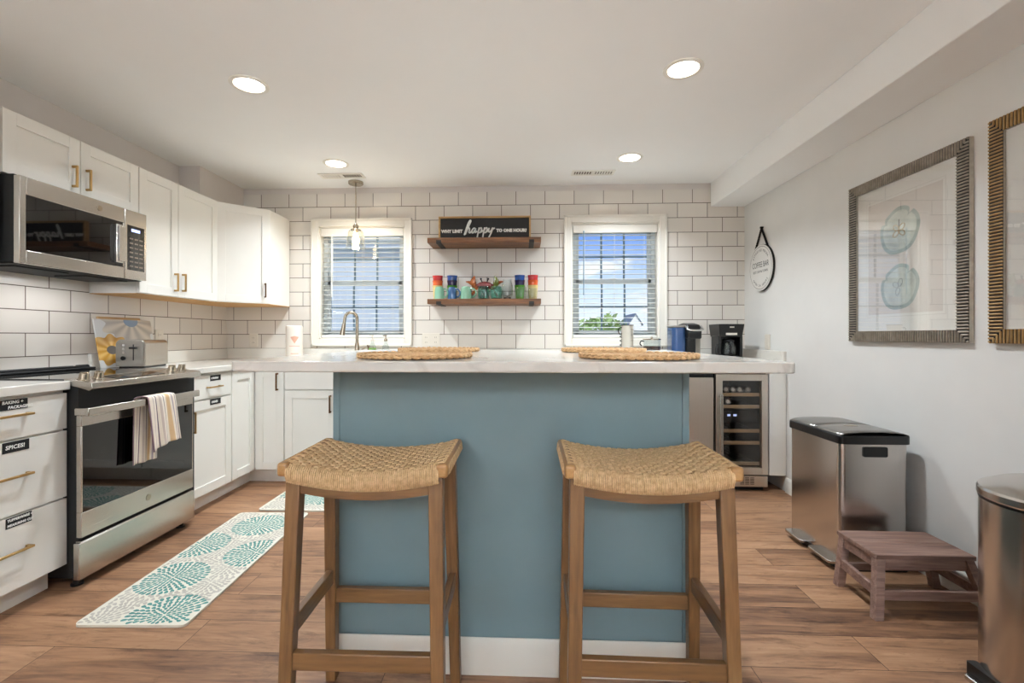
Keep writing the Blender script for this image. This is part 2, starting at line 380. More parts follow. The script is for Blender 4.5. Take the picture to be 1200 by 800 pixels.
# ---------------------------------------------------------------- mesh helpers
class B:
    """collects shapes into one bmesh; M places local shapes in the room"""
    def __init__(s, M=None): s.bm = bmesh.new(); s.M = M or Matrix.Identity(4); s.mi = 0; s.uv = None
    def _v(s, p): return s.bm.verts.new(s.M @ Vector(p))
    def face(s, vs, uvs=None):
        try: f = s.bm.faces.new(vs)
        except ValueError: return None
        f.material_index = s.mi; f.smooth = True
        if uvs:
            if s.uv is None: s.uv = s.bm.loops.layers.uv.new('UVMap')
            for lp, t in zip(f.loops, uvs): lp[s.uv].uv = t
        return f
    def box(s, x0, x1, y0, y1, z0, z1):
        c = [s._v((x, y, z)) for z in (z0, z1) for y in (y0, y1) for x in (x0, x1)]
        for q in ((0, 2, 3, 1), (4, 5, 7, 6), (0, 1, 5, 4), (2, 6, 7, 3), (0, 4, 6, 2), (1, 3, 7, 5)): s.face([c[i] for i in q])
        return s
    def hexa(s, bot, top):
        """solid from four bottom and four top points"""
        a = [s._v(p) for p in bot]; b = [s._v(p) for p in top]
        s.face(a[::-1]); s.face(b)
        for i in range(4): s.face([a[i], a[(i + 1) % 4], b[(i + 1) % 4], b[i]])
        return s
    def beam(s, p0, p1, w, d, up=(0, 0, 1)):
        """square bar between two points, w across, d along up"""
        p0 = Vector(p0); p1 = Vector(p1); t = (p1 - p0).normalized(); u = Vector(up)
        side = t.cross(u).normalized(); u = side.cross(t).normalized()
        q = [(-w/2, -d/2), (w/2, -d/2), (w/2, d/2), (-w/2, d/2)]
        return s.hexa([p0 + side*a + u*b for a, b in q], [p1 + side*a + u*b for a, b in q])
    def prism(s, poly, axis, a0, a1):
        """extrude a polygon given in the two other axes (in order) along axis"""
        def P(p, a):
            return {'x': (a, p[0], p[1]), 'y': (p[0], a, p[1]), 'z': (p[0], p[1], a)}[axis]
        A = [s._v(P(p, a0)) for p in poly]; Bv = [s._v(P(p, a1)) for p in poly]
        s.face(A[::-1]); s.face(Bv); n = len(poly)
        for i in range(n): s.face([A[i], A[(i + 1) % n], Bv[(i + 1) % n], Bv[i]])
        return s
    def tube(s, path, r, seg=8, cap=True, closed=False):
        path = [Vector(p) for p in path]; n = len(path); rings = []
        rr = r if isinstance(r, (list, tuple)) else [r] * n
        prev = None
        for i, p in enumerate(path):
            if closed: t = path[(i + 1) % n] - path[i - 1]
            else: t = path[min(i + 1, n - 1)] - path[max(i - 1, 0)]
            t.normalize()
            if prev is None:
                a = Vector((0, 0, 1)) if abs(t.z) < 0.9 else Vector((1, 0, 0)); u = t.cross(a).normalized()
            else: u = (prev - t * prev.dot(t)).normalized()
            prev = u; w = t.cross(u)
            rings.append([s._v(p + (u * math.cos(2*PI*k/seg) + w * math.sin(2*PI*k/seg)) * rr[i]) for k in range(seg)])
        m = n if closed else n - 1
        for i in range(m):
            a, b = rings[i], rings[(i + 1) % n]
            for k in range(seg): s.face([a[k], a[(k + 1) % seg], b[(k + 1) % seg], b[k]])
        if cap and not closed: s.face(rings[0][::-1]); s.face(rings[-1])
        return s
    def cyl(s, p0, p1, r, seg=20, r1=None): return s.tube([p0, p1], [r, r1 if r1 is not None else r], seg)
    def lathe(s, prof, c=(0, 0, 0), seg=28, axis='z', sx=1.0, sy=1.0):
        """profile of (radius, height) turned round an axis through c"""
        def P(r, h, a):
            x, y = r * math.cos(a) * sx, r * math.sin(a) * sy
            q = {'z': (x, y, h), 'y': (x, h, y), 'x': (h, x, y)}[axis]
            return (c[0] + q[0], c[1] + q[1], c[2] + q[2])
        rings = []
        for r, h in prof:
            if r < 1e-6: rings.append([s._v(P(0, h, 0))])
            else: rings.append([s._v(P(r, h, 2*PI*k/seg)) for k in range(seg)])
        for a, b in zip(rings, rings[1:]):
            for k in range(seg):
                k2 = (k + 1) % seg
                if len(a) == 1 and len(b) == 1: continue
                if len(a) == 1: s.face([a[0], b[k2], b[k]])
                elif len(b) == 1: s.face([a[k], a[k2], b[0]])
                else: s.face([a[k], a[k2], b[k2], b[k]])
        return s
    def ball(s, c, r, seg=14, rings=9, sc=(1, 1, 1)):
        g = []
        for i in range(rings + 1):
            a = PI * i / rings; rad = math.sin(a) * r; h = -math.cos(a) * r
            if i in (0, rings): g.append([s._v((c[0], c[1], c[2] + h * sc[2]))])
            else: g.append([s._v((c[0] + rad * math.cos(2*PI*k/seg) * sc[0], c[1] + rad * math.sin(2*PI*k/seg) * sc[1], c[2] + h * sc[2])) for k in range(seg)])
        for a, b in zip(g, g[1:]):
            for k in range(seg):
                k2 = (k + 1) % seg
                if len(a) == 1: s.face([a[0], b[k2], b[k]])
                elif len(b) == 1: s.face([a[k], a[k2], b[0]])
                else: s.face([a[k], a[k2], b[k2], b[k]])
        return s
    def grid(s, fn, nu, nv, uv=True):
        g = [[s._v(fn(i / nu, j / nv)) for j in range(nv + 1)] for i in range(nu + 1)]
        for i in range(nu):
            for j in range(nv):
                t = [(i/nu, j/nv), ((i+1)/nu, j/nv), ((i+1)/nu, (j+1)/nv), (i/nu, (j+1)/nv)]
                s.face([g[i][j], g[i+1][j], g[i+1][j+1], g[i][j+1]], t if uv else None)
        return s
    def text(s, body, size, origin, right, up, extrude=0.0006, align='CENTER', spacing=1.0, shear=0.0, offset=0.0, sx=1.0):
        """flat lettering: right/up give the writing plane"""
        cu = bpy.data.curves.new('t', 'FONT'); cu.body = body; cu.size = size; cu.align_x = align; cu.extrude = extrude
        cu.space_character = spacing; cu.shear = shear; cu.resolution_u = 3; cu.offset = offset
        o = bpy.data.objects.new('t', cu); COL.objects.link(o)
        me = bpy.data.meshes.new_from_object(o.evaluated_get(bpy.context.evaluated_depsgraph_get()))
        r = Vector(right); u = Vector(up); w = r.cross(u)
        vs = [s._v(Vector(origin) + r * (v.co.x * sx) + u * v.co.y + w * v.co.z) for v in me.vertices]
        for p in me.polygons: s.face([vs[i] for i in p.vertices])
        bpy.data.objects.remove(o); bpy.data.curves.remove(cu); bpy.data.meshes.remove(me)
        return s

def wloc(o):
    v = Vector((0, 0, 0))
    while o: v = v + o.location; o = o.parent
    return v
def finish(name, b, mats, parent=None, bevel=0.0, seg=2, angle=38, base=None, subsurf=0, solid=0.0):
    """turn the collected shapes into ONE mesh object, under parent or on its own"""
    me = bpy.data.meshes.new(name); bm = b.bm
    bmesh.ops.recalc_face_normals(bm, faces=bm.faces) if solid >= 0 and not getattr(b, 'keep', False) else None
    if parent is not None: origin = wloc(parent)
    elif base is not None: origin = Vector(base)
    else:
        xs = [v.co for v in bm.verts]
        origin = Vector(((min(v.x for v in xs) + max(v.x for v in xs)) / 2, (min(v.y for v in xs) + max(v.y for v in xs)) / 2, min(v.z for v in xs)))
    bmesh.ops.translate(bm, verts=bm.verts, vec=-origin)
    bm.to_mesh(me); bm.free()
    for m in ([mats] if isinstance(mats, str) else mats): me.materials.append(MATS[m])
    me.set_sharp_from_angle(angle=R(angle))
    o = bpy.data.objects.new(name, me); COL.objects.link(o)
    if parent is not None: o.parent = parent
    else: o.location = origin
    if solid > 0:
        md = o.modifiers.new('solid', 'SOLIDIFY'); md.thickness = solid; md.offset = 0
    if bevel:
        md = o.modifiers.new('bevel', 'BEVEL'); md.width = bevel; md.segments = seg; md.limit_method = 'ANGLE'; md.angle_limit = R(40)
    if subsurf:
        md = o.modifiers.new('sub', 'SUBSURF'); md.levels = subsurf; md.render_levels = subsurf
    return o
def thing(name, label, cat, loc, group=None):
    o = bpy.data.objects.new(name, None); COL.objects.link(o); o.location = loc
    o.empty_display_size = 0.1
    return tag(o, label, cat, group)
def tag(o, label, cat, group=None, kind=None):
    o['label'] = label; o['category'] = cat
    if group: o['group'] = group
    if kind: o['kind'] = kind
    return o
def lab(o, label): o['label'] = label; return o
def struct(o): o['kind'] = 'structure'; return o
def copy_tree(o, parent=None):
    c = o.copy(); COL.objects.link(c)
    if parent is not None: c.parent = parent; c.matrix_parent_inverse = o.matrix_parent_inverse.copy()
    for ch in list(o.children): copy_tree(ch, c)
    return c

# local frames: u to the viewer's right, v up, w out of the wall
M_LEFT = Matrix(((0, 0, 1, 0), (1, 0, 0, 0), (0, 1, 0, 0), (0, 0, 0, 1)))      # wall on the left, faces +X
M_BACK = Matrix(((1, 0, 0, 0), (0, 0, -1, 0), (0, 1, 0, 0), (0, 0, 0, 1)))     # back wall, faces -Y
M_RIGHT = Matrix(((0, 0, -1, 0), (-1, 0, 0, 0), (0, 1, 0, 0), (0, 0, 0, 1)))   # right wall, faces -X
def frame_left(X): return Matrix.Translation((X, 0, 0)) @ M_LEFT
def frame_back(Y): return Matrix.Translation((0, Y, 0)) @ M_BACK
def frame_right(X): return Matrix.Translation((X, 0, 0)) @ M_RIGHT

XL, XR, YB, YF, H = -2.63, 1.885, 4.08, -3.5, 2.415

# ---------------------------------------------------------------- room shell
b = B(); b.box(XL - 0.15, XR + 0.15, YF - 0.15, YB + 0.15, -0.12, 0.0); struct(finish('floor', b, 'plank_floor'))
b = B(); b.box(XL - 0.15, XR + 0.15, YF - 0.15, YB + 0.15, H, H + 0.15); struct(finish('ceiling', b, 'ceiling_paint'))
b = B(); b.box(XL - 0.15, XL, YF, YB + 0.15, 0, H); struct(finish('wall_left', b, 'soffit_paint'))
b = B(); b.box(XR, XR + 0.15, YF, YB + 0.15, 0, H); struct(finish('wall_right', b, 'wall_paint'))
WINS = [(-1.785, -1.02, 1.085, 2.075), (0.425, 1.17, 1.085, 2.085)]     # x0 x1 z0 z1 of the openings
def holed(b, x0, x1, y0, y1, z0, z1):
    """wall slab with the two window openings left out"""
    xs = x0
    for (a, c, d, e) in WINS:
        b.box(xs, a, y0, y1, z0, z1); b.box(a, c, y0, y1, z0, d)
        if z1 > e: b.box(a, c, y0, y1, e, z1)
        xs = c
    b.box(xs, x1, y0, y1, z0, z1)
b = B(); holed(b, XL - 0.15, XR + 0.15, YB + 0.008, YB + 0.16, 0, H); struct(finish('wall_back', b, 'soffit_paint'))
b = B(); holed(b, XL, XR, YB, YB + 0.0085, 0.9, 2.362); o = struct(finish('wall_back_tile', b, 'tile_back', bevel=0))
b = B(); b.box(XL, XL + 0.008, 0.6, YB, 0.88, 2.0); struct(finish('wall_left_tile', b, 'tile_left'))
b = B()
b.box(XL - 0.15, -1.75, YF - 0.12, YF, 0, H); b.box(1.15, XR + 0.15, YF - 0.12, YF, 0, H); b.box(-1.75, 1.15, YF - 0.12, YF, 0, 1.12); b.box(-1.75, 1.15, YF - 0.12, YF, 2.3, H)
struct(finish('wall_front', b, 'wall_paint'))
b = B(); b.box(1.602, XR, YF, YB, 2.21, H); struct(finish('ceiling_beam', b, 'ceiling_paint', bevel=0.004))
b = B(); b.box(XL, -2.465, 3.51, YB, 2.137, H); struct(finish('wall_left_chase', b, 'soffit_paint'))

# ---------------------------------------------------------------- outside
b = B(); b.box(-60, 60, YB + 0.6, 120, -0.5, -0.35); struct(finish('ground', b, 'far_grass'))

# ---------------------------------------------------------------- windows: casing, frame, sashes, panes, grilles, blinds
def window(idx, x0, x1, z0, z1):
    b = B(frame_back(YB)); cw = 0.064
    for (a, c, d, e) in ((x0 - cw, x0, z0 - 0.06, z1 + cw), (x1, x1 + cw, z0 - 0.06, z1 + cw), (x0, x1, z1, z1 + cw), (x0, x1, z0 - 0.06, z0)):
        b.box(a, c, d, e, 0.0, 0.018)
    for (a, c, d, e) in ((x0 - cw, x0 - cw + 0.018, z0 - 0.06, z1 + cw), (x1 + cw - 0.018, x1 + cw, z0 - 0.06, z1 + cw), (x0 - cw, x1 + cw, z1 + cw - 0.018, z1 + cw), (x0 - cw, x1 + cw, z0 - 0.06, z0 - 0.042)):
        b.box(a, c, d, e, 0.018, 0.026)
    w = struct(finish('window_%d' % idx, b, 'white_trim', bevel=0.003))
    b = B(frame_back(YB)); t = 0.012                               # jamb lining through the wall
    b.box(x0, x0 + t, z0, z1, -0.14, 0.0); b.box(x1 - t, x1, z0, z1, -0.14, 0.0); b.box(x0, x1, z1 - t, z1, -0.14, 0.0); b.box(x0, x1, z0, z0 + t, -0.14, 0.0)
    finish('jamb_lining', b, 'white_trim', w)
    zm = (z0 + z1) / 2 + 0.0
    # outer frame
    b = B(frame_back(YB)); fw = 0.035
    b.box(x0 + t, x0 + t + fw, z0 + t, z1 - t, -0.135, -0.075); b.box(x1 - t - fw, x1 - t, z0 + t, z1 - t, -0.135, -0.075)
    b.box(x0 + t, x1 - t, z1 - t - 0.03, z1 - t, -0.135, -0.075); b.box(x0 + t, x1 - t, z0 + t, z0 + t + 0.03, -0.135, -0.075)
    finish('window_frame', b, 'vinyl_white', w, bevel=0.002)
    a0, a1 = x0 + t + fw, x1 - t - fw
    for nm, s0, s1, d0, d1 in (('upper_sash', zm - 0.015, z1 - t - 0.03, -0.125, -0.105), ('lower_sash', z0 + t + 0.03, zm + 0.02, -0.10, -0.078)):
        b = B(frame_back(YB)); sw = 0.028
        b.box(a0, a0 + sw, s0, s1, d0, d1); b.box(a1 - sw, a1, s0, s1, d0, d1); b.box(a0, a1, s0, s0 + 0.036, d0, d1); b.box(a0, a1, s1 - 0.032, s1, d0, d1)
        if nm == 'lower_sash': b.box((a0 + a1) / 2 - 0.03, (a0 + a1) / 2 + 0.03, s1, s1 + 0.012, d0, d1 + 0.006)
        sash = finish(nm, b, 'vinyl_white', w, bevel=0.002)
        g0, g1, h0, h1 = a0 + sw, a1 - sw, s0 + 0.036, s1 - 0.032
        b = B(frame_back(YB))
        for k in (1, 2):
            x = g0 + (g1 - g0) * k / 3; b.box(x - 0.008, x + 0.008, h0, h1, (d0 + d1) / 2 - 0.004, (d0 + d1) / 2 + 0.004)
        zz = (h0 + h1) / 2; b.box(g0, g1, zz - 0.008, zz + 0.008, (d0 + d1) / 2 - 0.004, (d0 + d1) / 2 + 0.004)
        finish('grille', b, 'grille_grey', sash)
        b = B(frame_back(YB)); b.box(g0 - 0.004, g1 + 0.004, h0 - 0.004, h1 + 0.004, (d0 + d1) / 2 - 0.0075, (d0 + d1) / 2 - 0.0045)
        finish('pane', b, 'pane_glass', sash)
    return w
def blind(label, x0, x1, z0, z1, wand_x, wand_m):
    root = thing('window_blind', label, 'blind', ((x0 + x1) / 2, YB + 0.03, z0 + 0.03), 'slatted window blinds')
    a0, a1 = x0 + 0.016, x1 - 0.016
    b = B(frame_back(YB)); b.box(a0, a1, z1 - 0.085, z1 - 0.014, -0.02, -0.004); b.box(a0, a1, z1 - 0.06, z1 - 0.014, -0.06, -0.02)
    finish('valance', b, 'white_trim', root, bevel=0.003)
    b = B(frame_back(YB)); zt = z1 - 0.10; zb = z0 + 0.06; n = 21
    for i in range(n):
        z = zt - (zt - zb) * i / (n - 1)
        b.prism([(z + 0.0007 - 0.0025, -0.064), (z + 0.003, -0.04), (z + 0.0007 - 0.0025, -0.016), (z - 0.0022, -0.016), (z + 0.0008, -0.04), (z - 0.0022, -0.064)], 'x', a0, a1)
    finish('slats', b, 'blind_white', root)
    b = B(frame_back(YB)); b.box(a0, a1, z0 + 0.014, z0 + 0.038, -0.062, -0.016); finish('bottom_rail', b, 'blind_white', root, bevel=0.003)
    b = B(frame_back(YB))
    for q in (0.14, 0.5, 0.86):
        x = a0 + (a1 - a0) * q
        for w in (-0.062, -0.018): b.cyl((x, z0 + 0.03, w), (x, z1 - 0.06, w), 0.0009, 5)
    finish('ladder_cord', b, 'blind_white', root)
    b = B(frame_back(YB)); b.cyl((wand_x, z1 - 0.08, 0.001), (wand_x, z1 - 0.62, 0.001), 0.0045, 8); b.cyl((wand_x, z1 - 0.085, 0.001), (wand_x, z1 - 0.07, 0.001), 0.006, 8)
    finish('tilt_wand', b, wand_m, root)
    return root
for i, (x0, x1, z0, z1) in enumerate(WINS): window(i + 1, x0, x1, z0, z1)
blind('open white slatted blind in the left window with a white wand', *WINS[0], -1.67, 'blind_white')
blind('open white slatted blind in the right window with a dark wand', *WINS[1], 0.53, 'grille_grey')

# ---------------------------------------------------------------- cabinets
def pull(b, u, v, w, length, vertical, r=0.0048, out=0.030):
    """bar pull with two posts, centred at (u, v) on a face at depth w"""
    h = length / 2
    if vertical:
        b.box(u - r, u + r, v - h, v + h, w + out - 2 * r, w + out)
        for q in (-1, 1): b.box(u - r, u + r, v + q * (h - 0.006) - 0.006, v + q * (h - 0.006) + 0.006, w, w + out - r)
    else:
        b.box(u - h, u + h, v - r, v + r, w + out - 2 * r, w + out)
        for q in (-1, 1): b.box(u + q * (h - 0.006) - 0.006, u + q * (h - 0.006) + 0.006, v - r, v + r, w, w + out - r)
def shaker(b, u0, u1, v0, v1, w0, w1, rail=0.058):
    b.box(u0, u1, v0, v1, w0, w1 - 0.008)
    rl = min(rail, (u1 - u0) * 0.3)
    b.box(u0, u0 + rl, v0, v1, w1 - 0.009, w1); b.box(u1 - rl, u1, v0, v1, w1 - 0.009, w1)
    b.box(u0 + rl, u1 - rl, v0, v0 + rail, w1 - 0.009, w1); b.box(u0 + rl, u1 - rl, v1 - rail, v1, w1 - 0.009, w1)
def cabinet(name, label, M, u0, u1, v0, v1, depth, fronts, metal='brass', toe=False, base_birch=False, group=None):
    """box carcass with its doors and drawers. fronts: (kind, u0, u1, v0, v1, handle) with handle (u, v, length, vertical) or None"""
    mid = M @ Vector(((u0 + u1) / 2, 0, -depth / 2)); root = thing(name, label, 'cabinet', (mid.x, mid.y, 0.0 if toe else v0), group)
    b = B(M)
    if toe:
        b.box(u0, u1, v0, v1, -depth, 0.0)
    else: b.box(u0, u1, v0, v1, -depth, 0.0)
    finish('carcass', b, 'cabinet_white', root, bevel=0.001)
    if toe:
        b = B(M); b.box(u0, u1, 0.0, v0, -depth, -0.07); finish('toe_kick', b, 'cabinet_white', root)
    if base_birch:
        b = B(M); b.box(u0 + 0.002, u1 - 0.002, v0 - 0.004, v0, -depth + 0.002, -0.002); finish('bottom_panel', b, 'cabinet_birch', root)
    out = []
    for kind, a0, a1, c0, c1, hd in fronts:
        b = B(M)
        if kind == 'door': shaker(b, a0, a1, c0, c1, 0.001, 0.02)
        else: b.box(a0, a1, c0, c1, 0.001, 0.02)
        d = finish('door' if kind == 'door' else 'drawer', b, 'cabinet_white', root, bevel=0.0012)
        if hd:
            b = B(M); pull(b, hd[0], hd[1], 0.02, hd[2], hd[3]); lab(finish('handle', b, metal, d, bevel=0.0015), 'brushed brass bar pull')
        out.append(d)
    return root, out
def chalk_label(M, drawer, u0, u1, v0, v1, lines, tilt=0.0):
    b = B(M); b.box(u0, u1, v0, v1, 0.0202, 0.0216); t = lab(finish('chalkboard_label', b, 'chalk_black', drawer), 'small black chalkboard label with white writing')
    b = B(M)
    n = len(lines)
    for i, (s, size, uu) in enumerate(lines):
        vv = v1 - (v1 - v0) * (i + 0.5) / n - size * 0.34
        b.text(s, size, (uu, vv, 0.0218), (1, math.sin(tilt), 0), (0, 1, 0), 0.0003, 'LEFT', 1.05, 0.1, 0.0006)
    b.keep = False
    finish('lettering', b, 'chalk_white', t)

FX = -2.02                                     # carcass front of the base cabinets on the left (doors stand 2 cm proud)
ML = frame_left(FX); MB = frame_back(3.47)
g = 0.0015
dz = [(0.707, 0.862), (0.408, 0.697), (0.110, 0.400)]
root, dr = cabinet('drawer_base_cabinet', 'white three drawer base cabinet with chalk labels left of the range', ML, 1.536, 1.994, 0.11, 0.875, 0.595,
    [('drawer', 1.538, 1.992, a, c, (1.762, (0.80 if i == 0 else 0.56 if i == 1 else 0.265), 0.135, False)) for i, (a, c) in enumerate(dz)], toe=True)
chalk_label(ML, dr[0], 1.722, 1.826, 0.822, 0.862, [('BAKING +', 0.0165, 1.731), ('PACKAGING', 0.0158, 1.752)])
chalk_label(ML, dr[1], 1.733, 1.832, 0.655, 0.697, [('SPICES!', 0.0215, 1.743)])
chalk_label(ML, dr[2], 1.745, 1.842, 0.360, 0.400, [('TUPPERWARE +', 0.0128, 1.750), ('MEASURING CUP', 0.0122, 1.750)])
root, dr = cabinet('base_cabinet', 'white base cabinet with one drawer over one door right of the range', ML, 2.74, 3.172, 0.11, 0.875, 0.595,
    [('drawer', 2.742, 3.166, 0.715, 0.862, (2.975, 0.785, 0.13, False)), ('door', 2.742, 3.166, 0.113, 0.706, (2.775, 0.585, 0.13, True))], toe=True)
chalk_label(ML, dr[0], 2.945, 3.05, 0.822, 0.858, [('UTENSILS', 0.0160, 2.953)])
chalk_label(ML, dr[1], 2.945, 3.05, 0.668, 0.704, [('DISHES', 0.019, 2.956)])
# corner unit: an L of two boxes with a folding pair of doors
root = thing('corner_base_cabinet', 'white corner base cabinet with a folding pair of narrow doors', 'cabinet', (-2.3, 3.7, 0))
b = B(); b.prism([(-2.615, 3.174), (FX, 3.174), (FX, 3.47), (-1.776, 3.47), (-1.776, 4.065), (-2.615, 4.065)], 'z', 0.11, 0.875); finish('carcass', b, 'cabinet_white', root)
b = B(); b.prism([(-2.615, 3.174), (-2.09, 3.174), (-2.09, 3.54), (-1.776, 3.54), (-1.776, 4.065), (-2.615, 4.065)], 'z', 0.0, 0.11); finish('toe_kick', b, 'cabinet_white', root)
b = B(ML); shaker(b, 3.178, 3.447, 0.113, 0.862, 0.001, 0.02); d = finish('door', b, 'cabinet_white', root, bevel=0.0012)
b = B(MB); shaker(b, -1.997, -1.779, 0.113, 0.862, 0.001, 0.02); d = finish('door', b, 'cabinet_white', root, bevel=0.0012)
b = B(MB); pull(b, -1.823, 0.772, 0.02, 0.13, True); lab(finish('handle', b, 'bronze', d, bevel=0.0015), 'dark bronze bar pull')
cabinet('sink_base_cabinet', 'white sink base cabinet with false drawer fronts beside the corner doors', MB, -1.773, -0.99, 0.11, 0.875, 0.595,
    [('drawer', -1.771, -1.384, 0.715, 0.862, None), ('door', -1.771, -1.384, 0.113, 0.706, (-1.42, 0.608, 0.13, True)),
     ('drawer', -1.380, -0.993, 0.715, 0.862, None), ('door', -1.380, -0.993, 0.113, 0.706, (-1.345, 0.608, 0.13, True))], metal='bronze', toe=True)
cabinet('base_cabinet', 'white base cabinet under the back counter hidden behind the blue island', MB, -0.985, 0.775, 0.11, 0.875, 0.595,
    [('door', -0.983, -0.40, 0.113, 0.862, (-0.44, 0.75, 0.13, True)), ('door', -0.396, 0.186, 0.113, 0.862, (-0.355, 0.75, 0.13, True)), ('door', 0.19, 0.773, 0.113, 0.862, (0.735, 0.75, 0.13, True))], metal='bronze', toe=True)
# uppers
UX = -2.325; MU = frame_left(UX)
cabinet('wall_cabinet', 'white wall cabinet left of the microwave, cut off by the picture edge', MU, 1.25, 1.988, 1.372, 2.134, 0.295,
    [('door', 1.252, 1.616, 1.375, 2.131, None), ('door', 1.62, 1.986, 1.375, 2.131, None)])
cabinet('wall_cabinet', 'short white wall cabinet with two doors above the microwave', MU, 1.994, 2.744, 1.838, 2.134, 0.295,
    [('door', 1.999, 2.367, 1.842, 2.131, (2.325, 1.93, 0.112, True)), ('door', 2.371, 2.742, 1.842, 2.131, (2.402, 1.935, 0.112, True))])
cabinet('wall_cabinet', 'tall white wall cabinet with two doors between microwave and corner', MU, 2.748, 3.482, 1.372, 2.134, 0.295,
    [('door', 2.750, 3.07, 1.375, 2.131, (3.037, 1.468, 0.12, True)), ('door', 3.074, 3.48, 1.375, 2.131, (3.108, 1.473, 0.12, True))], base_birch=True)
# diagonal corner wall cabinet
root = thing('corner_wall_cabinet', 'white diagonal corner wall cabinet with one door', 'cabinet', (-2.35, 3.8, 1.372))
P0 = Vector((-2.325, 3.486)); P1 = Vector((-2.045, 3.75))
poly = [(-2.62, 3.486), tuple(P0), tuple(P1), (-2.045, 4.07), (-2.62, 4.07)]
b = B(); b.prism(poly, 'z', 1.372, 2.134); finish('carcass', b, 'cabinet_white', root, bevel=0.001)
b = B(); b.prism(poly, 'z', 1.367, 1.3719); finish('bottom_panel', b, 'cabinet_birch', root)
dd = (P1 - P0); L = dd.length; dd.normalize(); nn = Vector((dd.y, -dd.x))
MC = Matrix(((dd.x, 0, nn.x, P0.x), (dd.y, 0, nn.y, P0.y), (0, 1, 0, 0), (0, 0, 0, 1)))
b = B(MC); shaker(b, 0.006, L - 0.008, 1.375, 2.131, 0.001, 0.02); d = finish('door', b, 'cabinet_white', root, bevel=0.0012)
b = B(MC); pull(b, L - 0.045, 1.478, 0.02, 0.115, True); lab(finish('handle', b, 'bronze', d, bevel=0.0015), 'dark bronze bar pull')

# countertops
b = B(); b.box(XL + 0.009, -1.985, 1.2, 1.995, 0.876, 0.915)
tag(finish('countertop', b, 'quartz', bevel=0.004), 'short pale quartz counter left of the range', 'countertop')
root = thing('countertop', 'long pale quartz counter along the back wall turning the corner to the range', 'countertop', (-0.4, 3.75, 0.876))
b = B(); b.prism([(XL + 0.009, 2.742), (-1.985, 2.742), (-1.985, 3.43), (XR, 3.43), (XR, YB), (XL + 0.009, YB)], 'z', 0.876, 0.915); finish('slab', b, 'quartz', root, bevel=0.004)
b = B(); b.box(XL + 0.009, XL + 0.03, 2.742, YB, 0.915, 1.003); b.box(XL + 0.03, XR, YB - 0.02, YB, 0.915, 1.003); b.box(XR - 0.02, XR, 3.445, YB - 0.02, 0.915, 1.003)
finish('upstand', b, 'quartz', root, bevel=0.002)

# ---------------------------------------------------------------- island
root = thing('kitchen_island', 'blue painted kitchen island with white baseboard', 'island', (-0.045, 2.0, 0))
b = B(); b.box(-0.615, 0.525, 1.563, 2.35, 0.0, 1.006); finish('body', b, 'island_blue', root)
b = B(); b.box(-0.611, 0.521, 1.5595, 1.563, 0.0, 1.006); finish('front_panel', b, 'island_blue', root)
for a in (-0.633, 0.521):
    b = B(); b.box(a, a + 0.022, 1.555, 1.577, 0.0, 1.006); finish('corner_trim', b, 'island_blue', root, bevel=0.002)
b = B(); pr = [(1.556, 0.0), (1.541, 0.0), (1.541, 0.082), (1.546, 0.096), (1.548, 0.110), (1.553, 0.116), (1.556, 0.116)]
b.prism(pr, 'x', -0.645, 0.555)
b.box(-0.649, -0.634, 1.541, 2.35, 0, 0.11); b.box(0.544, 0.559, 1.541, 2.35, 0, 0.11)
finish('baseboard', b, 'white_trim', root)
b = B()
def rrect(x0, x1, y0, y1, r, n=6):
    out = []
    for cx, cy, a in ((x1 - r, y1 - r, 0), (x0 + r, y1 - r, 90), (x0 + r, y0 + r, 180), (x1 - r, y0 + r, 270)):
        for k in range(n + 1):
            t = R(a + 90 * k / n); out.append((cx + r * math.cos(t), cy + r * math.sin(t)))
    return out
b.prism(rrect(-0.855, 0.765, 1.34, 2.48, 0.022), 'z', 1.0065, 1.038)
tag(finish('island_countertop', b, 'quartz', bevel=0.004, angle=30), 'thick pale quartz slab overhanging the blue island', 'countertop')

# ---------------------------------------------------------------- baseboards
b = B()
prof = [(XR, 0.0), (XR - 0.014, 0.0), (XR - 0.014, 0.085), (XR - 0.010, 0.098), (XR - 0.004, 0.105), (XR, 0.105)]
b.prism(prof, 'y', YF, 3.44); struct(finish('baseboard_right', b, 'white_trim'))

# ---------------------------------------------------------------- range
root = thing('kitchen_range', 'stainless slide in range with black oven door', 'range', (-2.2, 2.36, 0))
r0, r1 = 2.0, 2.735
b = B(); b.box(-2.58, -1.955, r0, r1, 0.045, 0.895); b.box(-2.5, -1.975, r0 + 0.02, r1 - 0.02, 0.03, 0.045); finish('body', b, 'black_matte', root)
b = B(); b.box(-2.6, -2.02, r0 - 0.008 + 0.009, r1 - 0.002, 0.9, 0.921); finish('cooktop', b, 'black_glass', root, bevel=0.002)
b = B()   # sloped front control ledge
A = [(-2.02, 0.896), (-2.02, 0.924), (-1.893, 0.906), (-1.886, 0.880), (-1.905, 0.870), (-1.955, 0.885)]
pts0 = [(x, 1.997, z) for x, z in A]; pts1 = [(x, 2.70, z) for x, z in A]
v0 = [b._v(p) for p in pts0]; v1 = [b._v(p) for p in pts1]
b.face(v0); b.face(v1[::-1])
for i in range(6): b.face([v0[i], v1[i], v1[(i + 1) % 6], v0[(i + 1) % 6]])
cp = finish('control_panel', b, 'steel_h', root, bevel=0.002)
b = B(); b.hexa([(-1.995, 2.16, 0.9215), (-1.995, 2.46, 0.9215), (-1.92, 2.46, 0.9108), (-1.92, 2.16, 0.9108)][::-1], [(-1.994, 2.16, 0.9228), (-1.994, 2.46, 0.9228), (-1.919, 2.46, 0.9121), (-1.919, 2.16, 0.9121)][::-1])
finish('display', b, 'black_glass', cp)
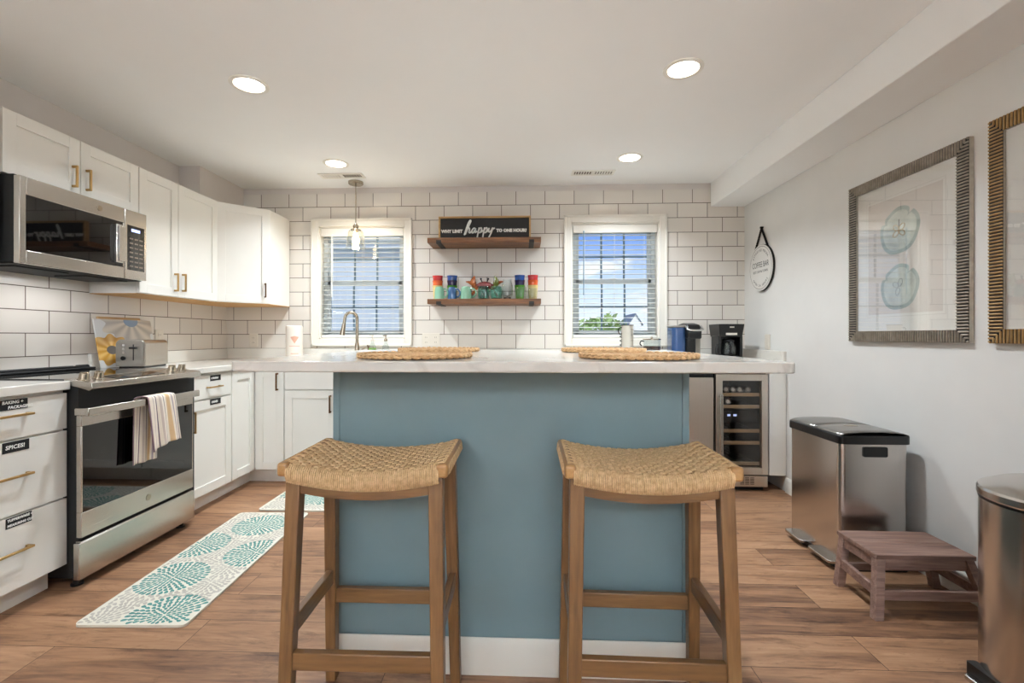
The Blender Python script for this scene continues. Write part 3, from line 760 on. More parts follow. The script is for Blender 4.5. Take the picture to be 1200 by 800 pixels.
for y in (2.026, 2.100, 2.555, 2.632):
    b = B(); ax = Vector((0.14, 0, 0.99)).normalized(); c = Vector((-1.957, y, 0.914))
    b.cyl(c, c + ax * 0.006, 0.023, 24); b.cyl(c + ax * 0.005, c + ax * 0.032, 0.0195, 24, 0.017); b.beam(c + ax * 0.034 + Vector((-0.017, 0, 0)), c + ax * 0.034 + Vector((0.017, 0, 0)), 0.007, 0.006)
    finish('knob', b, 'nickel', root, bevel=0.001)
b = B(); b.box(-2.6, -2.51, r0 + 0.002, 2.68, 0.921, 0.932)
for k in range(2): b.box(-2.585 + k * 0.035, -2.565 + k * 0.035, r0 + 0.01, 2.60, 0.932, 0.942)
b.cyl((-2.555, 2.60, 0.934), (-2.555, 2.675, 0.934), 0.012, 12)
finish('rear_vent_trim', b, 'black_matte', root, bevel=0.004)
b = B(); dx0, dx1 = -1.954, -1.930; d0, d1 = 1.988, 2.692
b.box(dx0, dx1, d0, d1, 0.225, 0.335); b.box(dx0, dx1, d0, d1, 0.715, 0.762); b.box(dx0, dx1 - 0.0005, d0, d0 + 0.008, 0.335, 0.715); b.box(dx0, dx1 - 0.0005, d1 - 0.008, d1, 0.335, 0.715)
door = finish('oven_door', b, 'steel_h', root, bevel=0.002)
b = B(); b.box(dx0 + 0.002, dx1 - 0.001, d0 + 0.008, d1 - 0.008, 0.335, 0.715); finish('door_window', b, 'black_glass', door)
b = B(); b.box(-1.878, -1.860, 1.95, 2.650, 0.766, 0.801)
for y in (1.955, 2.625): b.box(-1.931, -1.868, y, y + 0.022, 0.768, 0.799)
finish('door_handle', b, 'steel_h', door, bevel=0.004)
b = B(); b.cyl((-1.931, 2.36, 0.278), (-1.9285, 2.36, 0.278), 0.016, 24); finish('badge', b, 'nickel', door)
b = B(); b.box(-1.955, -1.928, 1.975, 2.70, 0.045, 0.205); b.box(-1.96, -1.93, 1.99, 2.69, 0.2, 0.209); finish('storage_drawer', b, 'steel_h', root, bevel=0.003)
for x in (-1.99, -2.5):
    for y in (2.03, 2.67): 
        b = B(); b.cyl((x, y, 0.0), (x, y, 0.032), 0.016, 14); b.cyl((x, y, 0.0), (x, y, 0.008), 0.024, 14); finish('foot', b, 'black_plastic', root)

# dish towel over the oven handle
def towel_fn(side):
    def f(u, v):
        # u across, v from the bar downwards
        if side == 'front':
            y = 2.262 + 0.185 * u + v * (0.028 + 0.02 * u); z = 0.806 - v * (0.278 - 0.03 * math.sin(u * 2)); x = -1.852 + 0.007 * math.sin(u * 17 + 1.2 * v) * (0.25 + 0.75 * v) + 0.004 * (1 - v) ** 8 * -1
        else:
            y = 2.225 + 0.15 * u - 0.01 * v; z = 0.806 - v * 0.325; x = -1.895 + 0.006 * math.sin(u * 13 + 2) * v
        return (x, y, z)
    return f
b = B()
NU, NV = 36, 26
def tw(u, v):
    if v < 0.46:
        q = 1 - v / 0.46; return towel_fn('back')(u, q)
    if v > 0.54:
        q = (v - 0.54) / 0.46; return towel_fn('front')(u, q)
    a = (v - 0.46) / 0.08; p = Vector(towel_fn('back')(u, 0)); q = Vector(towel_fn('front')(u, 0)); m = p.lerp(q, a); m.z += 0.007 * math.sin(a * PI); return tuple(m)
b.grid(tw, NU, 60)
b.keep = True
tag(finish('dish_towel', b, 'towel_stripe', solid=0.004), 'striped dish towel hanging over the oven door handle', 'towel')

# ---------------------------------------------------------------- microwave
root = thing('microwave', 'stainless over the range microwave with dark window', 'microwave', (-2.42, 2.35, 1.435))
b = B(); b.box(-2.615, -2.252, 1.998, 2.735, 1.445, 1.832); finish('body', b, 'black_matte', root)
MM = frame_left(-2.25)
b = B(MM)
b.box(1.994, 2.022, 1.437, 1.826, 0, 0.03); b.box(2.022, 2.545, 1.437, 1.497, 0, 0.03); b.box(2.022, 2.545, 1.745, 1.826, 0, 0.03); b.box(2.536, 2.545, 1.497, 1.745, 0, 0.03)
door = finish('door', b, 'steel_h', root, bevel=0.003)
b = B(MM); b.box(2.022, 2.536, 1.497, 1.745, 0.0, 0.0285); finish('door_window', b, 'black_glass', door)
b = B(MM); b.box(2.478, 2.483, 1.515, 1.725, 0.0285, 0.045); b.box(2.483, 2.525, 1.525, 1.715, 0.04, 0.056)
for z in (1.515, 1.705): b.box(2.480, 2.520, z, z + 0.02, 0.0285, 0.045)
finish('handle', b, 'steel_v', door, bevel=0.004)
b = B(MM); b.cyl((2.39, 1.784, 0.03), (2.39, 1.784, 0.0325), 0.014, 24); finish('badge', b, 'nickel', door)
b = B(MM); b.box(2.548, 2.70, 1.437, 1.826, 0, 0.03); pn = finish('control_panel', b, 'steel_h', root, bevel=0.003)
b = B(MM); b.box(2.565, 2.682, 1.487, 1.74, 0.03, 0.0315); kp = finish('keypad', b, 'black_glass', pn)
b = B(MM); b.box(2.59, 2.65, 1.706, 1.722, 0.0315, 0.032); finish('display', b, 'led_white', kp)
b = B(MM)
for i in range(7):
    for j in range(3): b.box(2.578 + j * 0.034, 2.602 + j * 0.034, 1.505 + i * 0.026, 1.513 + i * 0.026, 0.0315, 0.0319)
finish('buttons', b, 'socket_dark', kp)
b = B(); b.box(-2.60, -2.27, 2.01, 2.72, 1.436, 1.4455); 
for k in range(2): b.box(-2.5 + k * 0.0, -2.32, 2.06 + k * 0.36, 2.32 + k * 0.36, 1.430, 1.436)
finish('underside_filter', b, 'black_matte', root)

area('tile_fill_lamp', (-2.40, 2.36, 1.425), (0, 0, -1), 0.12, 0.45, TILE_FILL_POWER, (0.95, 0.97, 1.0))  # added fill light for the tile below the wall cabinets

# ---------------------------------------------------------------- dishwasher, wine fridge, end panel
MF = frame_back(3.47)
root = thing('dishwasher', 'stainless dishwasher partly hidden behind the island, left of the wine fridge', 'dishwasher', (1.08, 3.75, 0))
b = B(MF); b.box(0.783, 1.378, 0.10, 0.868, -0.57, 0.0); b.box(0.79, 1.37, 0.0, 0.10, -0.5, -0.06); finish('body', b, 'black_matte', root)
b = B(MF); b.box(0.786, 1.374, 0.105, 0.815, 0.0, 0.028); d = finish('door', b, 'steel_fridge', root, bevel=0.004)
b = B(MF); b.box(0.786, 1.374, 0.822, 0.85, 0.0, 0.012); finish('control_strip', b, 'black_plastic', root, bevel=0.002)
root = thing('wine_fridge', 'narrow stainless wine fridge with glass door and wooden shelves', 'fridge', (1.57, 3.75, 0))
f0, f1 = 1.388, 1.752
b = B(MF)   # open box
b.box(f0, f0 + 0.03, 0.09, 0.85, -0.56, 0.0); b.box(f1 - 0.03, f1, 0.09, 0.85, -0.56, 0.0); b.box(f0, f1, 0.82, 0.85, -0.56, 0.0); b.box(f0, f1, 0.09, 0.125, -0.56, 0.0); b.box(f0, f1, 0.09, 0.85, -0.58, -0.54)
b.box(f0 + 0.01, f1 - 0.01, 0.0, 0.03, -0.5, -0.02); b.box(f0 + 0.03, f1 - 0.03, 0.48, 0.575, -0.54, -0.06)
finish('body', b, 'dark_cavity', root)
b = B(MF); b.box(f0, f1, 0.035, 0.112, -0.03, 0.028)
gr = finish('toe_grille', b, 'steel_fridge', root, bevel=0.002)
b = B(MF)
for i in range(6):
    for k in range(3): b.box(1.56 + k * 0.035, 1.588 + k * 0.035, 0.052 + i * 0.009, 0.056 + i * 0.009, 0.028, 0.0285)
finish('vent_slots', b, 'black_matte', gr)
b = B(MF); fw0, fw1, fz0, fz1 = 1.434, 1.708, 0.172, 0.793
b.box(f0, fw0, 0.122, 0.838, 0.0, 0.035); b.box(fw1, f1, 0.122, 0.838, 0.0, 0.035); b.box(fw0, fw1, 0.122, fz0, 0.0, 0.035); b.box(fw0, fw1, fz1, 0.838, 0.0, 0.035)
door = finish('door', b, 'steel_fridge', root, bevel=0.002)
b = B(MF); b.box(fw0 - 0.004, fw1 + 0.004, fz0 - 0.004, fz1 + 0.004, 0.014, 0.018); finish('door_glass', b, 'smoke_glass', door)
b = B(MF); b.beam((1.413, 0.22, 0.066), (1.413, 0.70, 0.066), 0.024, 0.012, (0, 0, 1))
for z in (0.24, 0.68): b.cyl((1.413, z, 0.034), (1.413, z, 0.064), 0.007, 10)
finish('handle', b, 'steel_v', door, bevel=0.003)
for z in (0.676, 0.589, 0.414, 0.327, 0.178):
    b = B(MF); b.box(f0 + 0.031, f1 - 0.031, z, z + 0.023, -0.03, -0.012); s = finish('shelf', b, 'rack_wood', root, bevel=0.002)
    b = B(MF)
    for k in range(8): b.box(1.43 + k * 0.038, 1.438 + k * 0.038, z + 0.006, z + 0.013, -0.53, -0.03)
    finish('rack_bars', b, 'iron_black', s)
b = B(MF); b.box(1.47, 1.68, 0.5, 0.56, -0.0598, -0.055); cpn = finish('control_panel', b, 'black_plastic', root)
b = B(MF); b.box(1.505, 1.527, 0.525, 0.54, -0.055, -0.0545); b.box(1.548, 1.572, 0.525, 0.54, -0.055, -0.0545); finish('temperature_display', b, 'led_white', cpn)
def bottle_in_rack(label, x, z, grp):
    root = thing('drink_can', label, 'can', (x, 3.60, z), grp)
    b = B(); b.lathe([(0, 0.0), (0.017, 0.002), (0.019, 0.001), (0.0205, 0.0), (0.0215, 0.005), (0.0245, 0.02), (0.0245, 0.1), (0.0215, 0.112), (0.0, 0.113)], (x, 3.492, z), 20, 'y')
    finish('can_body', b, 'chrome', root)
    b = B(); b.lathe([(0, -0.001), (0.012, -0.001), (0.012, 0.002)], (x, 3.492, z), 14, 'y'); finish('can_end', b, 'plate_white', root)
for i, (x, nm) in enumerate(((1.440, 'leftmost, half hidden'), (1.484, 'second from the left'), (1.532, 'middle one'), (1.580, 'second from the right'), (1.638, 'rightmost'))):
    bottle_in_rack('silver can lying on the top shelf of the wine fridge, ' + nm, x, 0.7245, 'cans in the wine fridge')
bottle_in_rack('silver can lying alone on the second shelf of the wine fridge', 1.495, 0.6375, 'cans in the wine fridge')
b = B(MF); b.box(1.766, XR - 0.001, 0.115, 0.875, -0.58, 0.022)
tag(finish('cabinet_end_panel', b, 'cabinet_white', bevel=0.002), 'narrow white filler panel between wine fridge and right wall', 'panel')

# ---------------------------------------------------------------- floating shelves and the sign
def shelf(label, zt):
    root = thing('floating_shelf', label, 'shelf', (-0.31, 3.96, zt - 0.042), 'wooden shelves on the tile wall')
    b = B(); b.box(-0.775, 0.155, 3.83, YB - 0.001, zt - 0.042, zt); finish('plank', b, 'shelf_wood', root, bevel=0.003)
    for x in (-0.70, 0.058):
        b = B(); b.box(x, x + 0.04, 3.822, YB - 0.001, zt - 0.0475, zt - 0.0425); b.box(x, x + 0.04, 3.823, 3.8285, zt - 0.0475, zt - 0.022);
        finish('bracket', b, 'iron_black', root)
ZS1, ZS2 = 1.917, 1.417
shelf('upper dark wood floating shelf holding the happy hour sign', ZS1)
shelf('lower dark wood floating shelf holding cups and mugs', ZS2)
root = thing('lettered_sign', 'black wooden sign reading why limit happy to one hour', 'sign', (-0.31, 3.93, ZS1))
MS = frame_back(3.90)
b = B(MS); s0, s1, q0, q1 = -0.693, 0.073, ZS1 + 0.0005, 2.105
b.box(s0, s0 + 0.014, q0, q1, -0.035, 0.008); b.box(s1 - 0.014, s1, q0, q1, -0.035, 0.008); b.box(s0 + 0.014, s1 - 0.014, q1 - 0.014, q1, -0.035, 0.008); b.box(s0 + 0.014, s1 - 0.014, q0, q0 + 0.006, -0.035, 0.004)
finish('frame', b, 'sign_frame_wood', root, bevel=0.001)
b = B(MS); b.box(s0 + 0.014, s1 - 0.014, q0 + 0.006, q1 - 0.014, -0.02, -0.012); bd = finish('board', b, 'sign_black', root)
b = B(MS)
b.text('WHY LIMIT', 0.034, (-0.672, 1.974, -0.011), (1, 0, 0), (0, 1, 0), 0.0008, 'LEFT', 1.04, 0, 0.0026, 1.0)
b.text('TO ONE HOUR?', 0.034, (-0.212, 1.978, -0.011), (1, 0, 0), (0, 1, 0), 0.0008, 'LEFT', 1.04, 0, 0.0026, 0.98)
b.keep = False
finish('lettering', b, 'chalk_white', bd)
def spline(pts, n=6):
    out = []
    P = [Vector(p) for p in pts]; P = [P[0]] + P + [P[-1]]
    for i in range(1, len(P) - 2):
        for k in range(n):
            t = k / n; a, bb, c, d = P[i-1], P[i], P[i+1], P[i+2]
            out.append(0.5 * ((2 * bb) + (c - a) * t + (2*a - 5*bb + 4*c - d) * t * t + (3*bb - a - 3*c + d) * t ** 3))
    out.append(P[-2]); return out
def script_word(b, ox, oz, s, w):
    """the brush-script word drawn as strokes"""
    hs = [[(0.02, -0.14), (0.10, 0.12), (0.24, 0.52), (0.36, 0.72), (0.40, 0.66), (0.28, 0.38), (0.14, 0.06), (0.07, -0.10)],
          [(0.09, 0.0), (0.20, 0.20), (0.31, 0.27), (0.33, 0.18), (0.30, 0.04), (0.36, 0.0), (0.46, 0.10)],
          [(0.68, 0.24), (0.58, 0.26), (0.48, 0.14), (0.47, 0.02), (0.54, 0.0), (0.64, 0.12), (0.69, 0.25), (0.66, 0.08), (0.68, 0.01), (0.78, 0.10)],
          [(0.90, 0.30), (0.85, 0.08), (0.79, -0.24), (0.77, -0.345)], [(0.83, 0.04), (0.92, 0.22), (1.02, 0.28), (1.04, 0.16), (0.96, 0.02), (0.88, 0.0)], [(0.96, 0.02), (1.06, 0.06), (1.13, 0.14)],
          [(1.22, 0.30), (1.17, 0.08), (1.11, -0.24), (1.09, -0.345)], [(1.15, 0.04), (1.24, 0.22), (1.34, 0.28), (1.36, 0.16), (1.28, 0.02), (1.20, 0.0)], [(1.28, 0.02), (1.38, 0.08), (1.45, 0.18)],
          [(1.48, 0.27), (1.45, 0.10), (1.50, 0.03), (1.60, 0.12), (1.68, 0.28)], [(1.70, 0.29), (1.62, 0.04), (1.50, -0.22), (1.42, -0.345)], [(1.60, 0.10), (1.72, 0.22), (1.82, 0.26)]]
    for st in hs:
        p = spline([(ox + x * s, oz + z * s, w) for x, z in st])
        b.tube(p, 0.0062, 6)
b = B(MS); script_word(b, -0.483, 1.972, 0.142, -0.010); finish('script_lettering', b, 'chalk_white', bd)

# ---------------------------------------------------------------- cups on the lower shelf
def tumbler(label, x, y, z, m, grp):
    b = B(); b.lathe([(0.0, 0.002), (0.030, 0.0), (0.034, 0.004), (0.0365, 0.03), (0.0405, 0.085), (0.0415, 0.088), (0.0405, 0.092), (0.0435, 0.118), (0.0455, 0.121), (0.0440, 0.1215), (0.0420, 0.118), (0.037, 0.03), (0.032, 0.008), (0.0, 0.006)], (x, y, z), 32)
    tag(finish('tumbler', b, m, base=(x, y, z)), label, 'cup', grp)
for x, cols, side in ((-0.715, ('yellow', 'orange', 'red'), 'left red'), (-0.591, ('green', 'navy', 'blue'), 'left blue'), (-0.019, ('green', 'navy', 'blue'), 'right blue'), (0.092, ('yellow', 'orange', 'red'), 'right red')):
    pos = {'left red': 'leftmost stack on the lower shelf', 'left blue': 'stack behind the blue mug', 'right blue': 'stack behind the clear glasses', 'right red': 'rightmost stack on the lower shelf'}[side]
    for i, c in enumerate(cols):
        tumbler('%s tumbler, %s of the %s' % (c, ('bottom', 'middle', 'top')[i], pos), x, 3.98, ZS2 + 0.0005 + 0.042 * i, c + '_glaze', 'stacked tumblers on the shelf')
def mug(label, x, y, r, h, m, hx=1):
    root = thing('mug', label, 'mug', (x, y, ZS2), 'mugs turned upside down on the shelf')
    z = ZS2 + 0.0005
    b = B(); b.lathe([(r * 0.9, 0.0), (r, 0.001), (r * 1.0, 0.01), (r * 0.98, h * 0.55), (r * 0.88, h * 0.85), (r * 0.72, h * 0.97), (r * 0.6, h), (0, h * 0.995)], (x, y, z), 32)
    finish('cup', b, m, root)
    b = B(); p = [(x + r * 0.92, y - 0.01, z + h * 0.80), (x + r * 1.3, y - 0.016, z + h * 0.82), (x + r * 1.75, y - 0.02, z + h * 0.62), (x + r * 1.78, y - 0.02, z + h * 0.36), (x + r * 1.4, y - 0.016, z + h * 0.18), (x + r * 0.95, y - 0.01, z + h * 0.2)]
    b.tube(spline(p, 4), 0.0065, 8); finish('handle', b, m, root)
mug('small mint green mug upside down in front of the leftmost stack', -0.685, 3.885, 0.040, 0.103, 'mint_glaze')
mug('dark blue mug upside down between two mint mugs', -0.578, 3.885, 0.037, 0.100, 'denim_glaze')
mug('large mint green mug upside down left of the teal glasses', -0.462, 3.885, 0.047, 0.104, 'mint_glaze')
def ribbed_glass(label, x, m, grp):
    b = B(); z = ZS2 + 0.0005; prof = [(0.034, 0.0), (0.040, 0.004), (0.046, 0.03), (0.049, 0.065), (0.045, 0.095), (0.041, 0.106)]
    seg = 48; rings = []
    for r, h in prof: rings.append([b._v((x + (r + 0.0022 * math.cos(k * 2 * PI * 12 / seg)) * math.cos(2*PI*k/seg), 3.90 + (r + 0.0022 * math.cos(k * 2 * PI * 12 / seg)) * math.sin(2*PI*k/seg), z + h)) for k in range(seg)])
    for r, h in prof[::-1]: rings.append([b._v((x + (r - 0.004) * math.cos(2*PI*k/seg), 3.90 + (r - 0.004) * math.sin(2*PI*k/seg), z + max(h, 0.006))) for k in range(seg)])
    for a, c in zip(rings, rings[1:]):
        for k in range(seg): b.face([a[k], a[(k+1) % seg], c[(k+1) % seg], c[k]])
    b.face(rings[0][::-1]); b.face(rings[-1])
    tag(finish('ribbed_glass', b, m, base=(x, 3.90, z)), label, 'glass', grp)
ribbed_glass('left of two teal ribbed glasses under the crab figure', -0.318, 'teal_glass', 'teal glasses on the shelf')
ribbed_glass('right of two teal ribbed glasses under the crab figure', -0.214, 'teal_glass', 'teal glasses on the shelf')
def clear_tumbler(label, x, y, r, h):
    b = B(); b.lathe([(0, 0.0), (r * 0.8, 0.0), (r, h * 0.12), (r, h * 0.6), (r * 0.86, h), (r * 0.83, h), (r * 0.96, h * 0.6), (r * 0.95, h * 0.15), (0, h * 0.08)], (x, y, ZS2 + 0.0005), 24)
    tag(finish('clear_glass', b, 'clear_glass', base=(x, y, ZS2 + 0.0005)), label, 'glass', 'clear glasses on the shelf')
clear_tumbler('clear glass in front of the green tumbler on the shelf', -0.006, 3.885, 0.046, 0.098)
clear_tumbler('clear glass in front of the yellow tumbler on the shelf', 0.086, 3.885, 0.040, 0.09)
root = thing('glass_carafe', 'clear glass carafe with dark foot right of the teal glasses', 'carafe', (-0.122, 3.92, ZS2))
b = B(); z = ZS2 + 0.016; b.lathe([(0.030, 0), (0.046, 0.02), (0.046, 0.10), (0.036, 0.13), (0.036, 0.15), (0.034, 0.15), (0.034, 0.13), (0.043, 0.10), (0.043, 0.02), (0.0, 0.004)], (-0.122, 3.92, z), 24); finish('vessel', b, 'clear_glass', root)
b = B(); b.lathe([(0, 0), (0.030, 0), (0.030, 0.016), (0, 0.016)], (-0.122, 3.92, ZS2 + 0.0005), 20); finish('foot', b, 'black_plastic', root)
# crab figure
root = thing('crab_figurine', 'colourful crab figurine with raised claws behind the teal glasses', 'figurine', (-0.316, 4.01, ZS2))
cx, cy, cz = -0.316, 4.0, ZS2 + 0.105
b = B(); b.ball((cx, cy, cz + 0.02), 0.055, 16, 10, (1.25, 0.6, 0.62)); b.ball((cx - 0.055, cy, cz + 0.012), 0.03, 12, 8, (1, 0.8, 0.8)); b.ball((cx + 0.055, cy, cz + 0.012), 0.03, 12, 8, (1, 0.8, 0.8)); b.lathe([(0.0, 0), (0.05, 0), (0.03, 0.05), (0.02, 0.1), (0, 0.1)], (cx, cy, ZS2 + 0.0005), 16)
finish('shell', b, 'crab_red', root)
for s in (-1, 1):
    b = B()
    b.tube(spline([(cx + s * 0.06, cy - 0.01, cz + 0.01), (cx + s * 0.085, cy - 0.015, cz + 0.0), (cx + s * 0.095, cy - 0.015, cz + 0.03)], 4), [0.012 + 0.001 * k for k in range(9)], 8)
    b.tube(spline([(cx + s * 0.093, cy - 0.015, cz + 0.02), (cx + s * 0.098, cy - 0.015, cz + 0.055), (cx + s * 0.084, cy - 0.015, cz + 0.10)], 5), [0.02, 0.023, 0.026, 0.027, 0.026, 0.024, 0.021, 0.017, 0.012, 0.008, 0.002], 10)
    finish('claw', b, 'crab_green' if s > 0 else 'crab_orange', root)
    b = B(); b.tube(spline([(cx + s * 0.10, cy - 0.015, cz + 0.03), (cx + s * 0.13, cy - 0.015, cz + 0.046), (cx + s * 0.162, cy - 0.015, cz + 0.052)], 4), [0.016, 0.016, 0.015, 0.014, 0.012, 0.010, 0.007, 0.005, 0.002], 8)
    finish('pincer', b, 'crab_orange', root)
    b = B(); b.tube([(cx + s * 0.02, cy - 0.02, cz + 0.045), (cx + s * 0.03, cy - 0.025, cz + 0.068)], 0.005, 8); b.ball((cx + s * 0.031, cy - 0.026, cz + 0.073), 0.009, 10, 6); finish('eye_stalk', b, 'black_plastic', root)
    for q in range(3):
        b = B(); b.tube(spline([(cx + s * 0.045, cy - 0.01, cz + 0.0), (cx + s * (0.075 + 0.012 * q), cy - 0.03, cz - 0.015 - 0.012 * q), (cx + s * (0.085 + 0.012 * q), cy - 0.035, cz - 0.05 - 0.012 * q)], 4), 0.005, 6); finish('leg', b, 'crab_orange', root)

# ---------------------------------------------------------------- bar stools
def make_stool():
    """stool around the local origin; x across, y towards the island"""
    root = thing('bar_stool', 'woven rope seat bar stool with wooden legs, left of the two', 'stool', (0, 0, 0), 'bar stools at the island')
    hw, hd = 0.212, 0.15
    zs = lambda x: 0.742 + 0.026 * (x / hw) ** 2
    lx, lxf = 0.188, 0.202
    for sx in (-1, 1):
        for sy in (-1, 1):
            b = B(); w = 0.019
            tx, ty, fx, fy = sx * lx, sy * 0.118, sx * lxf, sy * 0.160
            q = [(-w, -w), (w, -w), (w, w), (-w, w)]; q2 = [(a * 0.86, c * 0.86) for a, c in q]
            b.hexa([(fx + a, fy + c, 0.0) for a, c in q2], [(tx + a, ty + c, 0.746) for a, c in q]); finish('leg', b, 'stool_wood', root, bevel=0.003)
    P = lambda sx, sy, z: (sx * (lxf + (lx - lxf) * z / 0.728), sy * (0.160 + (0.118 - 0.160) * z / 0.728), z)
    for sy, z in ((-1, 0.268), (1, 0.282)):
        b = B(); b.beam(P(-1, sy, z), P(1, sy, z), 0.022, 0.046); finish('stretcher', b, 'stool_wood_x', root, bevel=0.003)
    for sx in (-1, 1):
        b = B(); b.beam(P(sx, -1, 0.345), P(sx, 1, 0.345), 0.022, 0.046); finish('stretcher', b, 'stool_wood_y', root, bevel=0.003)
    # end rails of the seat, tips showing at the front and back
    for sx in (-1, 1):
        b = B(); x = sx * (hw - 0.004)
        b.beam((x, -hd - 0.006, zs(hw) - 0.004), (x, hd + 0.006, zs(hw) - 0.004), 0.030, 0.036); finish('seat_end_rail', b, 'stool_rail', root, bevel=0.008, seg=3)
    # curved front and back rails under the weave
    for sy in (-1, 1):
        b = B(); n = 18; st_ = []
        for i in range(n + 1):
            x = -lx + 2 * lx * i / n; y0, y1 = sy * 0.118 - 0.013, sy * 0.118 + 0.013
            st_.append([b._v((x, y, zs(x) + dz_)) for y, dz_ in ((y0, -0.062), (y1, -0.062), (y1, -0.012), (y0, -0.012))])
        for p_, q_ in zip(st_, st_[1:]):
            for k in range(4): b.face([p_[k], p_[(k + 1) % 4], q_[(k + 1) % 4], q_[k]])
        b.face(st_[0][::-1]); b.face(st_[-1])
        finish('seat_side_rail', b, 'stool_wood_x', root)
    # the weave
    b = B(); ny, nx = 17, 25; rc = 0.0025
    X0, X1 = -hw + 0.012, hw - 0.012; Y0, Y1 = -hd + 0.012, hd - 0.012
    amp = 0.0056
    def over(i, j): return 1 if (i + j) % 2 else -1
    py = (Y1 - Y0) / ny; px = (X1 - X0) / nx
    ce = hw - 0.002
    for j in range(ny):                        # cords running across (x), paired, wrapping the end rails
        for dd_ in (-0.0040, 0.0, 0.0040):
            y = Y0 + (j + 0.5) * py + dd_; path = []
            path += [(-hw + 0.002, y, zs(hw) - 0.026), (-hw - 0.013, y, zs(hw) - 0.012), (-hw - 0.011, y, zs(hw) + 0.006), (-hw + 0.004, y, zs(hw) + 0.0155)]
            for i in range(nx):
                for t in (0.25, 0.75):
                    x = X0 + (i + t) * px; path.append((x, y, zs(x) + 0.009 + amp * over(i, j) * -1 + 0.0012))
            path += [(hw - 0.004, y, zs(hw) + 0.0155), (hw + 0.011, y, zs(hw) + 0.006), (hw + 0.013, y, zs(hw) - 0.012), (hw - 0.002, y, zs(hw) - 0.026)]
            b.tube(path, rc, 6)
    for i in range(nx):                        # cords running front to back, three fine strands each, wrapping the front and back rails
        for dd_ in (-0.0046, 0.0, 0.0046):
            xc_ = X0 + (i + 0.5) * px; x = xc_ + dd_ * 1.14; xw = xc_ + dd_ * 0.78; zz = zs(x); path = []
            fr = -hd
            path += [(x, fr + 0.016, zz - 0.034), (x, fr - 0.0, zz - 0.032), (x, fr - 0.006, zz - 0.02), (x, fr - 0.007, zz - 0.006), (x, fr - 0.002, zz + 0.006), (x, fr + 0.008, zz + 0.0125)]
            for j in range(ny):
                for t in (0.25, 0.75):
                    y = Y0 + (j + t) * py; path.append((xw, y, zz + 0.009 + amp * over(i, j)))
            fr = hd
            path += [(x, fr - 0.008, zz + 0.0125), (x, fr + 0.002, zz + 0.006), (x, fr + 0.007, zz - 0.006), (x, fr + 0.006, zz - 0.02), (x, fr, zz - 0.032), (x, fr - 0.016, zz - 0.034)]
            b.tube(path, 0.0026, 5)
    seat = finish('woven_seat', b, 'seat_rope', root)
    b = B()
    b.grid(lambda u, v: (X0 + (X1 - X0) * u, Y0 + (Y1 - Y0) * v, zs(X0 + (X1 - X0) * u) - 0.008), 14, 2, False); b.keep = True  # added dark sheet, its colour stands in for shade between the cords
    lab(finish('gap_shade_sheet', b, 'gap_shade', seat), 'dark sheet standing for shade in the gaps of the weave')
    return root
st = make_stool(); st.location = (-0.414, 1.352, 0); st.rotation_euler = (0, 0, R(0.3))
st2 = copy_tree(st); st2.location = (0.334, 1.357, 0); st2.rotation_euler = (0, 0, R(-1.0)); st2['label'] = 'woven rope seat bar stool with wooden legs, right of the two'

# ---------------------------------------------------------------- placemats on the island
def make_placemat():
    b = B(); r = 0.195
    turns = 9
    for k in range(turns):
        rad = r - 0.008 - k * 0.0205
        if rad < 0.01: break
        n = max(6, int(2 * PI * rad / 0.027))
        for s in (-1, 1):                      # two rows of slanted strands make the plait
            for i in range(n):
                a = 2 * PI * (i + 0.25 * s) / n; path = []
                for t in (-1.0, -0.35, 0.35, 1.0):
                    at = a + t * 0.0150 / rad
                    if k == 0: rr, zz = rad + 0.001, 0.0100 + s * (0.0028 + 0.0026 * t)
                    else: rr, zz = rad + s * (0.0050 + 0.0040 * t), 0.0078
                    path.append((rr * math.cos(at), rr * math.sin(at), zz))
                b.tube(path, [0.0015, 0.0056, 0.0056, 0.0012], 6)
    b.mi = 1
    b.lathe([(0, 0.001), (r - 0.012, 0.001), (r - 0.012, 0.006), (0, 0.006)], (0, 0, 0), 36)  # darker disc, its colour puts shade into the gaps between strands
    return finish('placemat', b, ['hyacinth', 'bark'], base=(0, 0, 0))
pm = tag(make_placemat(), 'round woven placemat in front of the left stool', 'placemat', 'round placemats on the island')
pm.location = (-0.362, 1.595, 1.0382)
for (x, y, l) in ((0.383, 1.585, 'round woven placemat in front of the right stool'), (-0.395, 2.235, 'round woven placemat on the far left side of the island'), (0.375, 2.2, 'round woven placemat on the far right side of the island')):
    c = pm.copy(); COL.objects.link(c); c.location = (x, y, 1.0382); c.rotation_euler = (0, 0, x * 5); c['label'] = l

